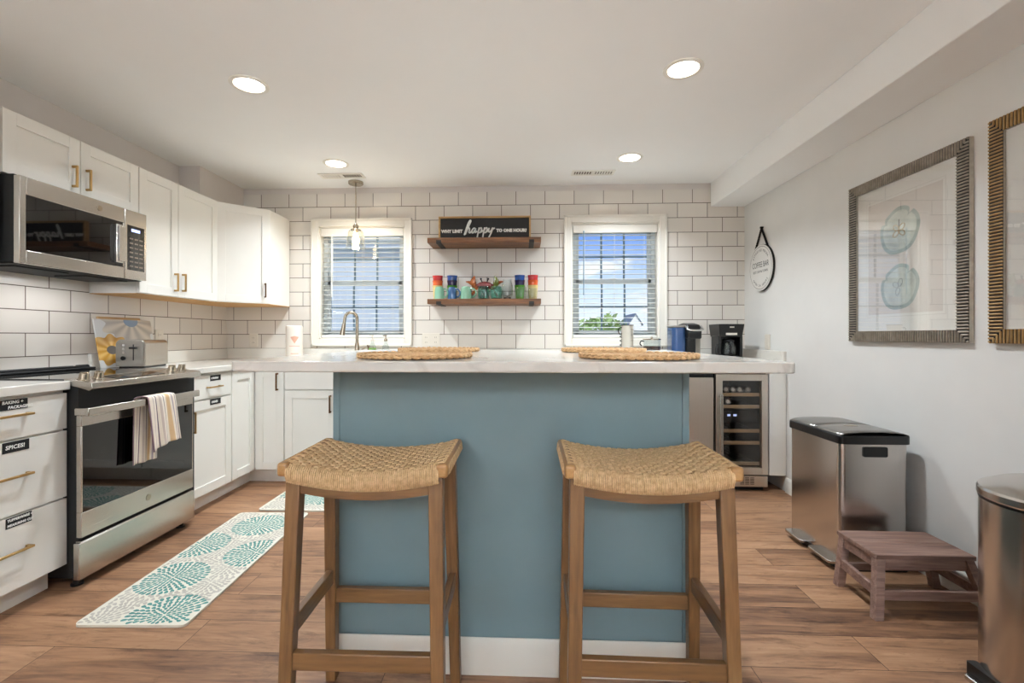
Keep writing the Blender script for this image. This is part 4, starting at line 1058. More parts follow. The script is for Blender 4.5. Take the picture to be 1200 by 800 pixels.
# ---------------------------------------------------------------- floor mats with dahlia print
def floor_mat_obj(label, x0, x1, y0, y1, flowers):
    """flat cushioned mat; the printed petals are inlaid faces of the same mesh"""
    b = B(); b.prism(rrect(x0, x1, y0, y1, 0.025), 'z', 0.0005, 0.0105)
    rng = random.Random(3)
    def petal(cx, cy, a, r0, r1, wd, mi):
        b.mi = mi; pts = []
        for k in range(9):
            t = k / 8 * 2 * PI; rr = (r0 + r1) / 2 - math.cos(t) * (r1 - r0) / 2
            ww = math.sin(t) * wd * (0.62 - 0.38 * math.cos(t)) 
            if k < 8: pts.append((cx + rr * math.cos(a) - ww * math.sin(a), cy + rr * math.sin(a) + ww * math.cos(a)))
        if all(x0 + 0.004 < p[0] < x1 - 0.004 and y0 + 0.004 < p[1] < y1 - 0.004 for p in pts):
            zq = 0.01075 + rng.uniform(0, 0.00025); b.face([b._v((p[0], p[1], zq)) for p in pts])
    done = []
    for (cx, cy, rad, mi) in flowers:
        r = 0.006; ring = 0
        while r < rad:
            ln = 0.017 + 0.012 * (r / rad)
            n = max(6, int(2 * PI * (r + ln * 0.6) / (0.015 + 0.007 * (r / rad))))
            for k in range(n):
                a = 2 * PI * (k + 0.5 * (ring % 2)) / n + rng.uniform(-0.03, 0.03)
                mx, my = cx + (r + ln / 2) * math.cos(a), cy + (r + ln / 2) * math.sin(a)
                tx, ty = cx + (r + ln) * math.cos(a), cy + (r + ln) * math.sin(a); ix, iy = cx + r * math.cos(a), cy + r * math.sin(a)
                if any((px - q[0]) ** 2 + (py - q[1]) ** 2 < (q[2] + 0.013) ** 2 for q in done for px, py in ((mx, my), (tx, ty), (ix, iy))): continue
                petal(cx, cy, a, r, r + ln * 1.0, 0.54 * 2 * PI * (r + ln * 0.62) / n, mi)
            r += ln * 0.88; ring += 1
        done.append((cx, cy, rad))
    b.keep = True
    o = finish('kitchen_mat', b, ['mat_cream', 'mat_teal', 'mat_grey']); return tag(o, label, 'mat', 'dahlia print kitchen mats')
def ring_flowers(x0, x1, y0, y1, teal, rad=0.125):
    fl = [(x, y, rad, 1) for x, y in teal]
    rng = random.Random(11)
    for i in range(70):
        x, y = rng.uniform(x0, x1), rng.uniform(y0, y1); fl.append((x, y, 0.085, 2))
    return fl
mx0, mx1, my0, my1 = -1.735, -1.305, 1.735, 2.885
o = floor_mat_obj('long teal and grey floral mat in front of the range', mx0, mx1, my0, my1, ring_flowers(mx0, mx1, my0, my1, [(-1.43, 1.80), (-1.60, 2.09), (-1.35, 2.34), (-1.70, 2.43), (-1.51, 2.69), (-1.27, 2.86)]))
o.rotation_euler = (0, 0, R(2.2))
mx0, mx1, my0, my1 = -1.68, -0.60, 2.93, 3.34
floor_mat_obj('teal and grey floral mat in front of the sink cabinets', mx0, mx1, my0, my1, ring_flowers(mx0, mx1, my0, my1, [(-1.38, 3.17), (-1.62, 3.3), (-1.08, 3.0), (-0.8, 3.2)]))

# ---------------------------------------------------------------- bins and step stool on the right
root = thing('recycling_bin', 'wide stainless double pedal bin with black rimmed lid by the right wall', 'bin', (1.66, 2.51, 0))
b = B(); b.prism(rrect(1.505, 1.825, 2.30, 2.72, 0.028), 'z', 0.03, 0.602); body = finish('body', b, 'steel_bin', root, angle=50)
b = B(); b.prism(rrect(1.50, 1.83, 2.295, 2.725, 0.03), 'z', 0.0, 0.032); finish('base', b, 'black_plastic', root)
b = B(); b.prism(rrect(1.497, 1.832, 2.288, 2.731, 0.032), 'z', 0.600, 0.640); finish('lid_rim', b, 'black_plastic', root, bevel=0.004)
for (ya, yb, nm) in ((2.30, 2.505, 'near'), (2.513, 2.722, 'far')):
    b = B(); n = 12
    def top(u, v, ya=ya, yb=yb):
        x = 1.508 + (1.822 - 1.508) * u; y = ya + (yb - ya) * v
        return (x, y, 0.641 + 0.016 * (1 - (2 * u - 1) ** 2) ** 0.5)
    b.grid(top, n, 4, False); b.keep = True
    lid = finish('lid', b, 'bin_lid_steel', root, solid=0.004)
    if nm == 'near':
        b = B(); b.lathe([(0, 0.0), (0.028, 0.0), (0.028, 0.0015), (0.026, 0.002), (0, 0.002)], (1.665, 2.46, 0.6585), 24, 'z', 1.25, 0.7); finish('finger_pad', b, 'nickel', lid)
b = B(); b.prism([(x, z) for x, z in rrect(1.61, 1.722, 0.540, 0.588, 0.008)], 'y', 2.295, 2.305); finish('hand_slot', b, 'black_plastic', body)
for ya, yb in ((2.31, 2.49), (2.54, 2.70)):
    b = B(); b.prism(rrect(1.462, 1.53, ya, yb, 0.02), 'z', 0.026, 0.04); finish('pedal', b, 'steel_bin', root, bevel=0.003)
# half round can
root = thing('trash_can', 'tall half round stainless pedal can at the right edge', 'bin', (1.66, 1.42, 0))
def dshape(cx, cy, rx, ry, flat, n=24):
    p = [(flat, cy - ry), ]
    p = []
    for k in range(n + 1):
        a = PI / 2 + PI * k / n; p.append((cx + rx * math.cos(a), cy + ry * math.sin(a)))
    return [(flat, cy + ry)] + p + [(flat, cy - ry)]
CY = 1.47
b = B(); b.prism(dshape(1.66, CY, 0.235, 0.195, 1.865), 'z', 0.03, 0.605); finish('body', b, 'steel_bin', root, angle=30)
b = B(); b.prism(dshape(1.66, CY, 0.24, 0.2, 1.868), 'z', 0.0, 0.034); finish('base', b, 'black_plastic', root, angle=30)
b = B(); b.prism(dshape(1.66, CY, 0.237, 0.197, 1.866), 'z', 0.603, 0.611); finish('seal', b, 'black_plastic', root, angle=30)
b = B()
rings = []
for k, (sc, z) in enumerate(((0.99, 0.611), (1.0, 0.616), (1.0, 0.634), (0.985, 0.641), (0.86, 0.655), (0.6, 0.668), (0.3, 0.674))):
    pts = dshape(1.66, CY, 0.24, 0.20, 1.868)
    rings.append([b._v((1.72 + (x - 1.72) * sc, CY + (y - CY) * sc, z)) for x, y in pts])
for a, c in zip(rings, rings[1:]):
    m = len(a)
    for k in range(m): b.face([a[k], a[(k + 1) % m], c[(k + 1) % m], c[k]])
b.face(rings[-1]); b.face(rings[0][::-1])
finish('lid', b, 'steel_bin', root, angle=30)
b = B(); b.prism(rrect(1.395, 1.47, CY - 0.01, CY + 0.085, 0.012), 'z', 0.03, 0.045); finish('pedal', b, 'steel_bin', root, bevel=0.003)
b = B(); b.prism(rrect(1.418, 1.45, CY - 0.03, CY + 0.10, 0.006), 'z', 0.034, 0.075); finish('pedal_recess', b, 'black_plastic', root)
# step stool
root = thing('step_stool', 'low dark wooden step stool between the two bins', 'stool', (1.62, 2.06, 0))
b = B(); b.box(1.425, 1.812, 1.958, 2.078, 0.213, 0.232); b.box(1.425, 1.812, 2.080, 2.200, 0.213, 0.232); finish('top', b, 'step_wood', root, bevel=0.003)
for (tx, ty, fx, fy) in ((1.447, 1.978, 1.392, 1.912), (1.447, 2.178, 1.415, 2.168), (1.79, 1.978, 1.838, 1.912), (1.79, 2.178, 1.828, 2.168)):
    b = B(); w = 0.0165; q = [(-w, -w), (w, -w), (w, w), (-w, w)]
    b.hexa([(fx + a, fy + c, 0.0) for a, c in q], [(tx + a, ty + c, 0.2135) for a, c in q]); finish('leg', b, 'step_wood', root, bevel=0.002)
b = B(); b.box(1.43, 1.808, 1.964, 1.984, 0.17, 0.213); finish('apron', b, 'step_wood', root, bevel=0.002)
b = B(); b.box(1.43, 1.808, 2.174, 2.194, 0.17, 0.213); finish('apron', b, 'step_wood', root, bevel=0.002)
b = B(); b.box(1.432, 1.452, 1.984, 2.174, 0.17, 0.213); finish('apron', b, 'step_wood', root, bevel=0.002)
b = B(); b.box(1.786, 1.806, 1.984, 2.174, 0.17, 0.213); finish('apron', b, 'step_wood', root, bevel=0.002)
b = B(); b.beam((1.41, 1.936, 0.085), (1.822, 1.936, 0.085), 0.018, 0.038); finish('stretcher', b, 'step_wood', root, bevel=0.002)
for (xa, xb) in ((1.413, 1.428), (1.82, 1.812)):
    b = B(); b.beam((xa, 1.938, 0.092), (xb, 2.172, 0.10), 0.018, 0.038); finish('stretcher', b, 'step_wood', root, bevel=0.002)
b = B(); b.beam((1.428, 2.172, 0.085), (1.812, 2.172, 0.085), 0.018, 0.03); finish('stretcher', b, 'step_wood', root, bevel=0.002)

# ---------------------------------------------------------------- framed prints on the right wall
def ribbed_frame_mat():
    k = NT('ribbed_frame')
    v = k.mapped(space='object')
    n = k.n('ShaderNodeTexNoise', {'Vector': v, 'Scale': 30.0, 'Detail': 3.0})
    k.setp(Base_Color=k.ramp(n.outputs['Fac'], [(0.3, hexc('#857a6c')), (0.7, hexc('#a99e8e'))]), Roughness=0.42, Metallic=0.35)
    MATS['ribbed_frame'] = k.m
ribbed_frame_mat()
plain('ribbed_gold', '#a58557', 0.42, metal=0.4, noise=0.2, nscale=30)
plain('frame_side', '#a99f90', 0.5, noise=0.15, nscale=40)
def picture(label, y0, y1, z0, z1, fm, shells=True):
    """framed print on the right wall; u runs from far to near"""
    u0, u1 = -y1, -y0
    root = thing('framed_print', label, 'picture', (XR - 0.015, (y0 + y1) / 2, z0), 'framed prints on the right wall')
    M = frame_right(XR); fw = 0.056
    b = B(M)
    b.mi = 1
    for (a, c, d, e) in ((u0, u0 + fw, z0, z1), (u1 - fw, u1, z0, z1), (u0 + fw, u1 - fw, z0, z0 + fw), (u0 + fw, u1 - fw, z1 - fw, z1)): b.box(a, c, d, e, 0.001, 0.0195)
    b.mi = 2
    for (a, c, d, e) in ((u0 + 0.001, u0 + fw, z0 + 0.001, z1 - 0.001), (u1 - fw, u1 - 0.001, z0 + 0.001, z1 - 0.001), (u0 + fw, u1 - fw, z0 + 0.001, z0 + fw), (u0 + fw, u1 - fw, z1 - fw, z1 - 0.001)): b.box(a, c, d, e, 0.0195, 0.021)
    b.mi = 0; p = 0.0135; h = 0.0262
    def rib(a0, a1, c, vert):
        """one half-round rib with ends mitred"""
        q = [(-p * 0.31, 0.0205), (-p * 0.22, h - 0.0015), (0, h), (p * 0.22, h - 0.0015), (p * 0.31, 0.0205)]
        V = [[b._v((aa, c + s, w) if not vert else (c + s, aa, w)) for s, w in q] for aa in (a0, a1)]
        for i in range(4): b.face([V[0][i], V[0][i+1], V[1][i+1], V[1][i]])
        b.face(V[0]); b.face(V[1][::-1])
    n = int((z1 - z0) / p)
    for i in range(n):
        z = z0 + (i + 0.5) * (z1 - z0) / n; ins = min(fw, z - z0, z1 - z)
        rib(u0 + 0.001, u0 + max(ins, 0.004), z, False); rib(u1 - max(ins, 0.004), u1 - 0.001, z, False)
    n = int((u1 - u0) / p)
    for i in range(n):
        u = u0 + (i + 0.5) * (u1 - u0) / n; ins = min(fw, u - u0, u1 - u)
        rib(z0 + 0.001, z0 + max(ins, 0.004), u, True); rib(z1 - max(ins, 0.004), z1 - 0.001, u, True)
    finish('frame', b, [fm, 'frame_side', 'iron_black'], root)
    b = B(M); b.box(u0 + fw - 0.002, u1 - fw + 0.002, z0 + fw - 0.002, z1 - fw + 0.002, 0.003, 0.009); mb = finish('mat_board', b, 'mat_board', root)
    W0, W1 = u0 + fw, u1 - fw; ww = W1 - W0; hh = z1 - z0 - 2 * fw; Z0 = z0 + fw
    b = B(M); i0, i1, k0, k1 = W0 + ww * 0.13, W1 - ww * 0.13, Z0 + hh * 0.115, Z0 + hh * 0.895
    b.mi = 1; b.box(i0 - 0.014, i1 + 0.014, k0 - 0.014, k1 + 0.014, 0.009, 0.0093)
    b.mi = 2; b.box(i0 - 0.0125, i1 + 0.0125, k0 - 0.0125, k1 + 0.0125, 0.0093, 0.0095)
    b.mi = 0; b.box(i0, i1, k0, k1, 0.0095, 0.0098)
    pr = finish('print', b, ['print_paper', 'print_line', 'mat_board'], mb)
    if shells:
        for q, (fu, fv, rr) in enumerate(((0.47, 0.665, 0.120), (0.47, 0.29, 0.116))):
            cu, cv = W0 + ww * fu, Z0 + hh * fv
            b = B(M); n = 64; ring = []; w = 0.0099
            for k in range(n):
                a = 2 * PI * k / n; r = rr * (1 + 0.05 * math.sin(2 * a + 0.6) + 0.02 * math.sin(5 * a))
                for na, dp in ((R(52), 0.30), (R(150), 0.22)):
                    dlt = abs((a - na + PI) % (2 * PI) - PI)
                    if dlt < 0.09: r *= 1 - dp * (1 - dlt / 0.09)
                ring.append((r * math.cos(a), r * math.sin(a)))
            for j, s in enumerate((1.0, 0.84)):
                b.mi = j
                b.face([b._v((cu + x * s, cv + y * s, w + 0.0002 * j)) for x, y in ring])
            b.mi = 2
            for a in ((40, 140, 90, 215, 325) if q == 0 else (70, 150, 250)):
                pts = []
                for k in range(20):
                    t = 2 * PI * k / 20; rad = 0.032 + 0.030 * (1 - math.cos(t)) / 2 * 1.3 - 0.028; lw = 0.012 * math.sin(t)
                    pts.append((cu + rad * math.cos(R(a)) - lw * math.sin(R(a)), cv + rad * math.sin(R(a)) + lw * math.cos(R(a)), w + 0.0009))
                if q == 0 and a == 90:
                    b.mi = 3; b.box(cu - 0.003, cu + 0.003, cv + 0.012, cv + 0.055, w + 0.0004, w + 0.0009); b.mi = 2
                else: b.tube(pts, 0.0022 if q == 0 else 0.0008, 5, closed=True)
            b.keep = True
            finish('sand_dollar_drawing', b, ['print_shade', 'print_pale', 'print_ochre' if q == 0 else 'print_dark', 'print_dark'], pr)
    b = B(M); b.box(u0 + fw - 0.003, u1 - fw + 0.003, z0 + fw - 0.003, z1 - fw + 0.003, 0.0145, 0.0165); finish('glass', b, 'picture_glass', root)
picture('framed sand dollar print in a ribbed grey frame, fully in view', 2.048, 2.771, 1.082, 1.945, 'ribbed_frame')
picture('framed print in a ribbed bronze frame, cut off by the right edge', 1.24, 1.965, 1.082, 1.965, 'ribbed_gold')

# round hanging sign
root = thing('round_sign', 'round white coffee bar sign hanging from a black beaded rope', 'sign', (1.875, 3.772, 1.464))
M = frame_right(XR); cu, cv, rr = -3.772, 1.646, 0.182
b = B(M); b.lathe([(0, 0.003), (rr, 0.003), (rr, 0.018), (0, 0.018)], (cu, cv, 0), 48, 'z'); disc = finish('disc', b, 'iron_black', root)
b = B(M); b.lathe([(0, 0.018), (rr - 0.002, 0.018), (rr - 0.002, 0.021), (0, 0.021)], (cu, cv, 0), 48, 'z'); face = finish('face', b, 'sign_enamel', disc)
b = B(M); n = 60
for k in range(n):
    a0, a1 = 2*PI*k/n, 2*PI*(k+1)/n
    b.face([b._v((cu + r * math.cos(a), cv + r * math.sin(a), 0.0214)) for r, a in ((0.165, a0), (0.168, a0), (0.168, a1), (0.165, a1))])
b.text('COFFEE BAR', 0.062, (cu, cv + 0.004, 0.0215), (1, 0, 0), (0, 1, 0), 0.0002, 'CENTER', 0.95, 0, 0.0, 0.76)
b.text('BEST CUP IN TOWN', 0.027, (cu, cv - 0.038, 0.0215), (1, 0, 0), (0, 1, 0), 0.0002, 'CENTER', 1.0, 0, 0.0, 0.9)
def arc_text(s, rad, a_mid, step, size, flip):
    for i, ch in enumerate(s):
        if ch == ' ': continue
        o = (i - (len(s) - 1) / 2) * step; a = R(a_mid + (o if flip else -o)); rx = (-math.sin(a), math.cos(a)) if flip else (math.sin(a), -math.cos(a)); up = (-math.cos(a), -math.sin(a)) if flip else (math.cos(a), math.sin(a))
        b.text(ch, size, (cu + rad * math.cos(a), cv + rad * math.sin(a), 0.0215), (rx[0], rx[1], 0), (up[0], up[1], 0), 0.0002, 'CENTER')
arc_text('ESPRESSO MOCHA', 0.128, 90, 8.2, 0.026, False)
arc_text('OPEN 24 HOURS', 0.148, 270, 8.0, 0.026, True)
finish('lettering', b, 'sign_ink', face)
for s in (-1, 1):
    b = B(M); p0 = Vector((cu, cv + 0.31, 0.012)); p1 = Vector((cu + s * 0.105, cv + 0.135, 0.012))
    for k in range(17): b.ball(p0.lerp(p1, k / 16), 0.0085, 8, 6)
    finish('rope', b, 'rope_black', root)
b = B(M); b.cyl((cu, cv + 0.315, 0.0), (cu, cv + 0.315, 0.022), 0.008, 12); finish('nail', b, 'iron_black', root)

# ---------------------------------------------------------------- outlets
def outlet(name, label, M, u, v, gangs=1, switch=False):
    root = thing(name, label, 'outlet' if not switch else 'switch', M @ Vector((u, v - 0.0575, 0.004)), 'wall plates')
    w = 0.0375 * (1 if gangs == 1 else 2.05)
    b = B(M); b.box(u - w, u + w, v - 0.0575, v + 0.0575, 0.0, 0.0065); finish('cover_plate', b, 'plate_white', root, bevel=0.0025)
    for gk in range(gangs):
        uu = u + (0 if gangs == 1 else (-0.042 + 0.084 * gk))
        if switch:
            b = B(M); b.box(uu - 0.017, uu + 0.017, v - 0.034, v + 0.034, 0.0065, 0.0095); finish('rocker', b, 'plate_white', root, bevel=0.001)
        else:
            for q in (-1, 1):
                b = B(M); b.lathe([(0, 0.0065), (0.0165, 0.0065), (0.0165, 0.009), (0, 0.009)], (uu, v + q * 0.021, 0), 20, 'z'); s = finish('socket', b, 'plate_white', root)
                b = B(M); b.box(uu - 0.008, uu - 0.0055, v + q * 0.021 - 0.006, v + q * 0.021 + 0.006, 0.009, 0.0093); b.box(uu + 0.0055, uu + 0.008, v + q * 0.021 - 0.006, v + q * 0.021 + 0.006, 0.009, 0.0093); finish('slots', b, 'socket_dark', s)
outlet('outlet', 'beige outlet on the back tile in the left corner', frame_back(YB), -2.372, 1.076)
outlet('outlet', 'double outlet plate on the back tile right of the faucet', frame_back(YB), -0.792, 1.080, 2)
outlet('light_switch', 'white switch plate on the right wall by the coffee makers', frame_right(XR), -3.70, 1.068, 1, True)
outlet('outlet', 'outlet plate on the left tile behind the toaster', frame_left(XL + 0.008), 3.30, 1.10)

# ---------------------------------------------------------------- counter clutter, left
root = thing('toaster', 'two slice stainless toaster beside the range', 'toaster', (-2.36, 2.9, 0.916))
ang = math.atan2(0.285, -0.075)
TM = Matrix.Translation((-2.412, 2.905, 0.9155)) @ Matrix.Rotation(R(13), 4, 'Z') @ Matrix.Diagonal((0.92, 1.0, 0.97, 1.0))   # local: x width, y length (towards the back), z up
b = B(TM)
def tprof(w, h, r):
    out = [(-w, 0.012), (w, 0.012)]
    for k in range(6):
        t = R(90 * k / 5); out.append((w - r + r * math.cos(t), h - r + r * math.sin(t)))
    for k in range(6):
        t = R(90 + 90 * k / 5); out.append((-w + r + r * math.cos(t), h - r + r * math.sin(t)))
    return out
b.prism(tprof(0.082, 0.178, 0.03), 'y', -0.125, 0.145); finish('shell', b, 'steel_h', root, angle=30)
b = B(TM); b.prism(tprof(0.084, 0.181, 0.032), 'y', -0.142, -0.120); fp = finish('front_plate', b, 'brushed_front', root, bevel=0.004, angle=30)
b = B(TM); b.box(0.018, 0.024, -0.1432, -0.141, 0.05, 0.15); finish('lever_slot', b, 'black_plastic', fp)
b = B(TM); b.box(0.005, 0.045, -0.165, -0.1425, 0.122, 0.134); finish('lever', b, 'black_plastic', fp, bevel=0.003)
for z in (0.145, 0.122, 0.099):
    b = B(TM); b.cyl((-0.036, -0.141, z), (-0.036, -0.1455, z), 0.0075, 14); finish('button', b, 'chrome', fp)
b = B(TM); b.cyl((-0.036, -0.141, 0.064), (-0.036, -0.152, 0.064), 0.013, 18); finish('browning_knob', b, 'black_plastic', fp)
b = B(TM); b.box(-0.075, 0.075, -0.12, 0.135, 0.0, 0.013); finish('base', b, 'black_plastic', root)
b = B(TM)
for x in (-0.03, 0.03): b.box(x - 0.011, x + 0.011, -0.09, 0.11, 0.1775, 0.1786)
finish('bread_slots', b, 'black_matte', root)
# boards leaning on the tile
b = B(); c = [(-2.545, 2.745, 0.9155), (-2.545, 3.185, 0.9155), (-2.600, 3.185, 1.215), (-2.600, 2.745, 1.215)]
t = Vector((0.008, 0, 0.0018))
v0 = [b._v(p) for p in c]; v1 = [b._v(Vector(p) + t) for p in c]
uvq = [(0, 0), (1, 0), (1, 1), (0, 1)]
b.face(v1, uvq); b.face(v0[::-1], uvq[::-1])
for i in range(4): b.face([v0[i], v0[(i+1) % 4], v1[(i+1) % 4], v1[i]], [uvq[i], uvq[(i+1) % 4], uvq[(i+1) % 4], uvq[i]])
tag(finish('glass_cutting_board', b, 'flower_board'), 'floral glass cutting board leaning behind the toaster', 'cutting board')
b = B(); c = [(-2.572, 2.79, 0.9155), (-2.572, 3.12, 0.9155), (-2.6195, 3.12, 1.232), (-2.6195, 2.79, 1.232)]
t = Vector((0.011, 0, 0.0018)); b.hexa(c, [Vector(p) + t for p in c])
tag(finish('wooden_cutting_board', b, 'board_wood', bevel=0.006), 'wooden cutting board leaning behind the floral glass board', 'cutting board')
# paper towel
root = thing('paper_towel_roll', 'wrapped paper towel roll on the back counter by the left window', 'paper towel', (-1.893, 3.85, 0.9155))
b = B(); b.lathe([(0, 0.0), (0.06, 0.0), (0.066, 0.006), (0.067, 0.02), (0.067, 0.268), (0.064, 0.280), (0.05, 0.285), (0.03, 0.280), (0.0, 0.279)], (-1.893, 3.85, 0.9155), 36); rl = finish('roll', b, 'paper_white', root)
b = B()
def on_roll(u, v): a = R(-90) + u / 0.0675; return (-1.893 + 0.0675 * math.cos(a + R(27)), 3.85 + 0.0675 * math.sin(a + R(27)), 0.9155 + v)
for k in range(6):
    u0, u1 = -0.034 + k * 0.0113, -0.034 + (k + 1) * 0.0113
    tp = lambda u: 0.198 - 0.01 * abs(u) / 0.034; bt = lambda u: 0.135 + 0.055 * abs(u) / 0.034
    b.face([b._v(on_roll(u0, bt(u0))), b._v(on_roll(u1, bt(u1))), b._v(on_roll(u1, tp(u1))), b._v(on_roll(u0, tp(u0)))])
for (u0, u1, z0, z1) in ((-0.042, 0.042, 0.112, 0.117), (-0.03, 0.03, 0.05, 0.056)):
    for k in range(8):
        a, c = u0 + (u1 - u0) * k / 8, u0 + (u1 - u0) * (k + 1) / 8
        b.face([b._v(on_roll(a, z0)), b._v(on_roll(c, z0)), b._v(on_roll(c, z1)), b._v(on_roll(a, z1))])
finish('printed_heart', b, 'paper_pink', rl)

# faucet, soap
root = thing('faucet', 'brushed nickel gooseneck faucet in front of the left window', 'faucet', (-1.374, 3.87, 0.9155))
fx, fy, fz = -1.374, 3.88, 0.9155
b = B(); b.lathe([(0.03, 0), (0.03, 0.008), (0.024, 0.012), (0.022, 0.03), (0.020, 0.09), (0.0155, 0.14)], (fx, fy, fz), 20); finish('base', b, 'nickel', root)
b = B(); arc = [(fx, fy, fz + 0.12), (fx, fy, fz + 0.30)]
rad = 0.048
for k in range(13):
    a = PI * k / 12; arc.append((fx - rad + rad * math.cos(a), fy - 0.02 * k / 12, fz + 0.345 + rad * math.sin(a)))
arc.append((fx - 2 * rad - 0.006, fy - 0.022, fz + 0.30)); b.tube(arc, 0.0125, 14); finish('spout', b, 'nickel', root)
b = B(); b.tube([(fx - 2 * rad - 0.005, fy - 0.022, fz + 0.305), (fx - 2 * rad - 0.012, fy - 0.024, fz + 0.26), (fx - 2 * rad - 0.02, fy - 0.026, fz + 0.205)], [0.014, 0.017, 0.021], 16); finish('spray_head', b, 'nickel', root)
b = B(); b.tube([(fx + 0.018, fy, fz + 0.07), (fx + 0.05, fy - 0.01, fz + 0.085), (fx + 0.075, fy - 0.015, fz + 0.10)], [0.008, 0.006, 0.005], 10); finish('lever', b, 'nickel', root)
b = B(); b.lathe([(0.018, 0), (0.018, 0.006), (0.010, 0.012), (0.009, 0.09), (0.010, 0.12), (0.0, 0.122)], (-1.27, 3.86, fz), 14); b.tube([(-1.27, 3.86, fz + 0.115), (-1.27, 3.83, fz + 0.118)], 0.006, 8)
tag(finish('soap_dispenser', b, 'bronze'), 'slim bronze soap dispenser on the counter right of the faucet', 'dispenser')
def soap(label, x, liquid):
    root = thing('soap_bottle', label, 'bottle', (x, 3.82, fz), 'soap bottles at the sink')
    b = B(); b.lathe([(0, 0), (0.028, 0), (0.034, 0.008), (0.035, 0.08), (0.03, 0.11), (0.014, 0.14), (0.012, 0.155), (0.010, 0.155), (0.012, 0.14), (0.028, 0.108), (0.033, 0.08), (0.032, 0.008), (0, 0.005)], (x, 3.82, fz), 24); finish('bottle', b, 'clear_glass', root)
    if liquid:
        b = B(); b.lathe([(0, 0.006), (0.031, 0.008), (0.0325, 0.08), (0.030, 0.10), (0, 0.10)], (x, 3.82, fz), 20); finish('liquid_soap', b, liquid, root)
    b = B(); b.lathe([(0, 0.155), (0.014, 0.155), (0.014, 0.172), (0.005, 0.175), (0.005, 0.195), (0.01, 0.197), (0.01, 0.206), (0, 0.207)], (x, 3.82, fz), 16); b.tube([(x, 3.82, fz + 0.201), (x - 0.01, 3.785, fz + 0.2)], 0.005, 8); finish('pump', b, 'nickel' if not liquid else 'plate_white', root)
soap('clear soap bottle with green soap beside the faucet', -1.225, 'soap_green')
soap('empty looking clear soap bottle right of the green soap', -1.115, None)

# right of the sink: enamel canister, glass jar, coffee machines
root = thing('canister', 'tall cream canister with dark rim under the right window', 'canister', (0.839, 3.8, fz))
b = B(); b.lathe([(0, 0), (0.046, 0), (0.0475, 0.004), (0.0475, 0.282), (0.045, 0.282), (0.045, 0.01), (0, 0.008)], (0.839, 3.8, fz), 28); cn = finish('cylinder', b, 'enamel_cream', root)
b = B(); b.tube([(0.839 + 0.0475 * math.cos(2*PI*k/28), 3.8 + 0.0475 * math.sin(2*PI*k/28), fz + 0.283) for k in range(28)], 0.003, 8, closed=True); finish('rim', b, 'iron_black', cn)
b = B(); b.tube(spline([(0.793, 3.79, fz + 0.265), (0.772, 3.785, fz + 0.26), (0.766, 3.785, fz + 0.235), (0.778, 3.785, fz + 0.212), (0.793, 3.79, fz + 0.215)], 5), 0.004, 8)
for k in range(5): b.tube(spline([(0.793, 3.785, fz + 0.05 + k * 0.034), (0.776, 3.78, fz + 0.058 + k * 0.034), (0.793, 3.785, fz + 0.066 + k * 0.034)], 3), 0.003, 6)
finish('handle', b, 'iron_black', root)
b = B()
for k in range(5): b.box(0.855, 0.880, 3.7515, 3.7575, fz + 0.07 + k * 0.045, fz + 0.072 + k * 0.045)
finish('measure_marks', b, 'socket_dark', cn)
root = thing('glass_jar', 'clear glass jar half full of coffee beside the canister', 'jar', (1.032, 3.8, fz))
b = B(); b.lathe([(0, 0), (0.064, 0), (0.068, 0.006), (0.068, 0.165), (0.066, 0.165), (0.066, 0.008), (0, 0.006)], (1.032, 3.8, fz), 28); finish('vessel', b, 'clear_glass', root)
b = B(); b.lathe([(0, 0.008), (0.0645, 0.009), (0.0645, 0.115), (0, 0.118)], (1.032, 3.8, fz), 24); finish('ground_coffee', b, 'coffee_brown', root)
b = B(); b.lathe([(0, 0.176), (0.07, 0.174), (0.07, 0.166), (0, 0.165)], (1.032, 3.8, fz), 28); b.ball((1.032, 3.8, fz + 0.182), 0.01); finish('lid', b, 'nickel', root)
b = B(); b.tube(spline([(0.966, 3.79, fz + 0.155), (0.945, 3.785, fz + 0.158), (0.936, 3.785, fz + 0.135), (0.95, 3.785, fz + 0.12)], 5), 0.005, 8); finish('handle', b, 'iron_black', root)
# single cup brewer
plain('brewer_blue', '#2a4a78', 0.18, coat=0.6)
plain('brewer_grey', '#8f8a82', 0.35)
root = thing('pod_coffee_maker', 'single cup coffee maker with blue tank under the right window edge', 'coffee maker', (1.29, 3.8, fz))
b = B(); b.prism(rrect(1.29, 1.398, 3.735, 3.92, 0.03), 'z', fz + 0.0, fz + 0.262); finish('housing', b, 'brewer_grey', root, bevel=0.006, angle=50)
b = B(); b.prism(rrect(1.278, 1.345, 3.66, 3.74, 0.02), 'z', fz, fz + 0.016); b.prism(rrect(1.272, 1.35, 3.71, 3.79, 0.02), 'z', fz + 0.016, fz + 0.18); finish('drip_stand', b, 'black_plastic', root, bevel=0.003)
b = B(); b.prism([(3.665, fz + 0.175), (3.66, fz + 0.232), (3.70, fz + 0.285), (3.80, fz + 0.30), (3.90, fz + 0.292), (3.90, fz + 0.255), (3.73, fz + 0.252), (3.73, fz + 0.175)], 'x', 1.268, 1.375); hd = finish('brew_head', b, 'black_plastic', root, bevel=0.012, seg=3)
b = B(); b.tube(spline([(1.263, 3.70, fz + 0.272), (1.268, 3.655, fz + 0.246), (1.32, 3.645, fz + 0.24), (1.375, 3.655, fz + 0.246), (1.38, 3.70, fz + 0.272)], 5), 0.008, 10); finish('lift_handle', b, 'chrome', hd)
b = B(); b.prism(rrect(1.168, 1.272, 3.70, 3.88, 0.035), 'z', fz + 0.0, fz + 0.265); tk = finish('water_tank', b, 'brewer_blue', root, bevel=0.006, angle=50)
b = B(); b.prism(rrect(1.166, 1.274, 3.698, 3.882, 0.036), 'z', fz + 0.265, fz + 0.28); finish('tank_lid', b, 'brewer_grey', tk, bevel=0.004)
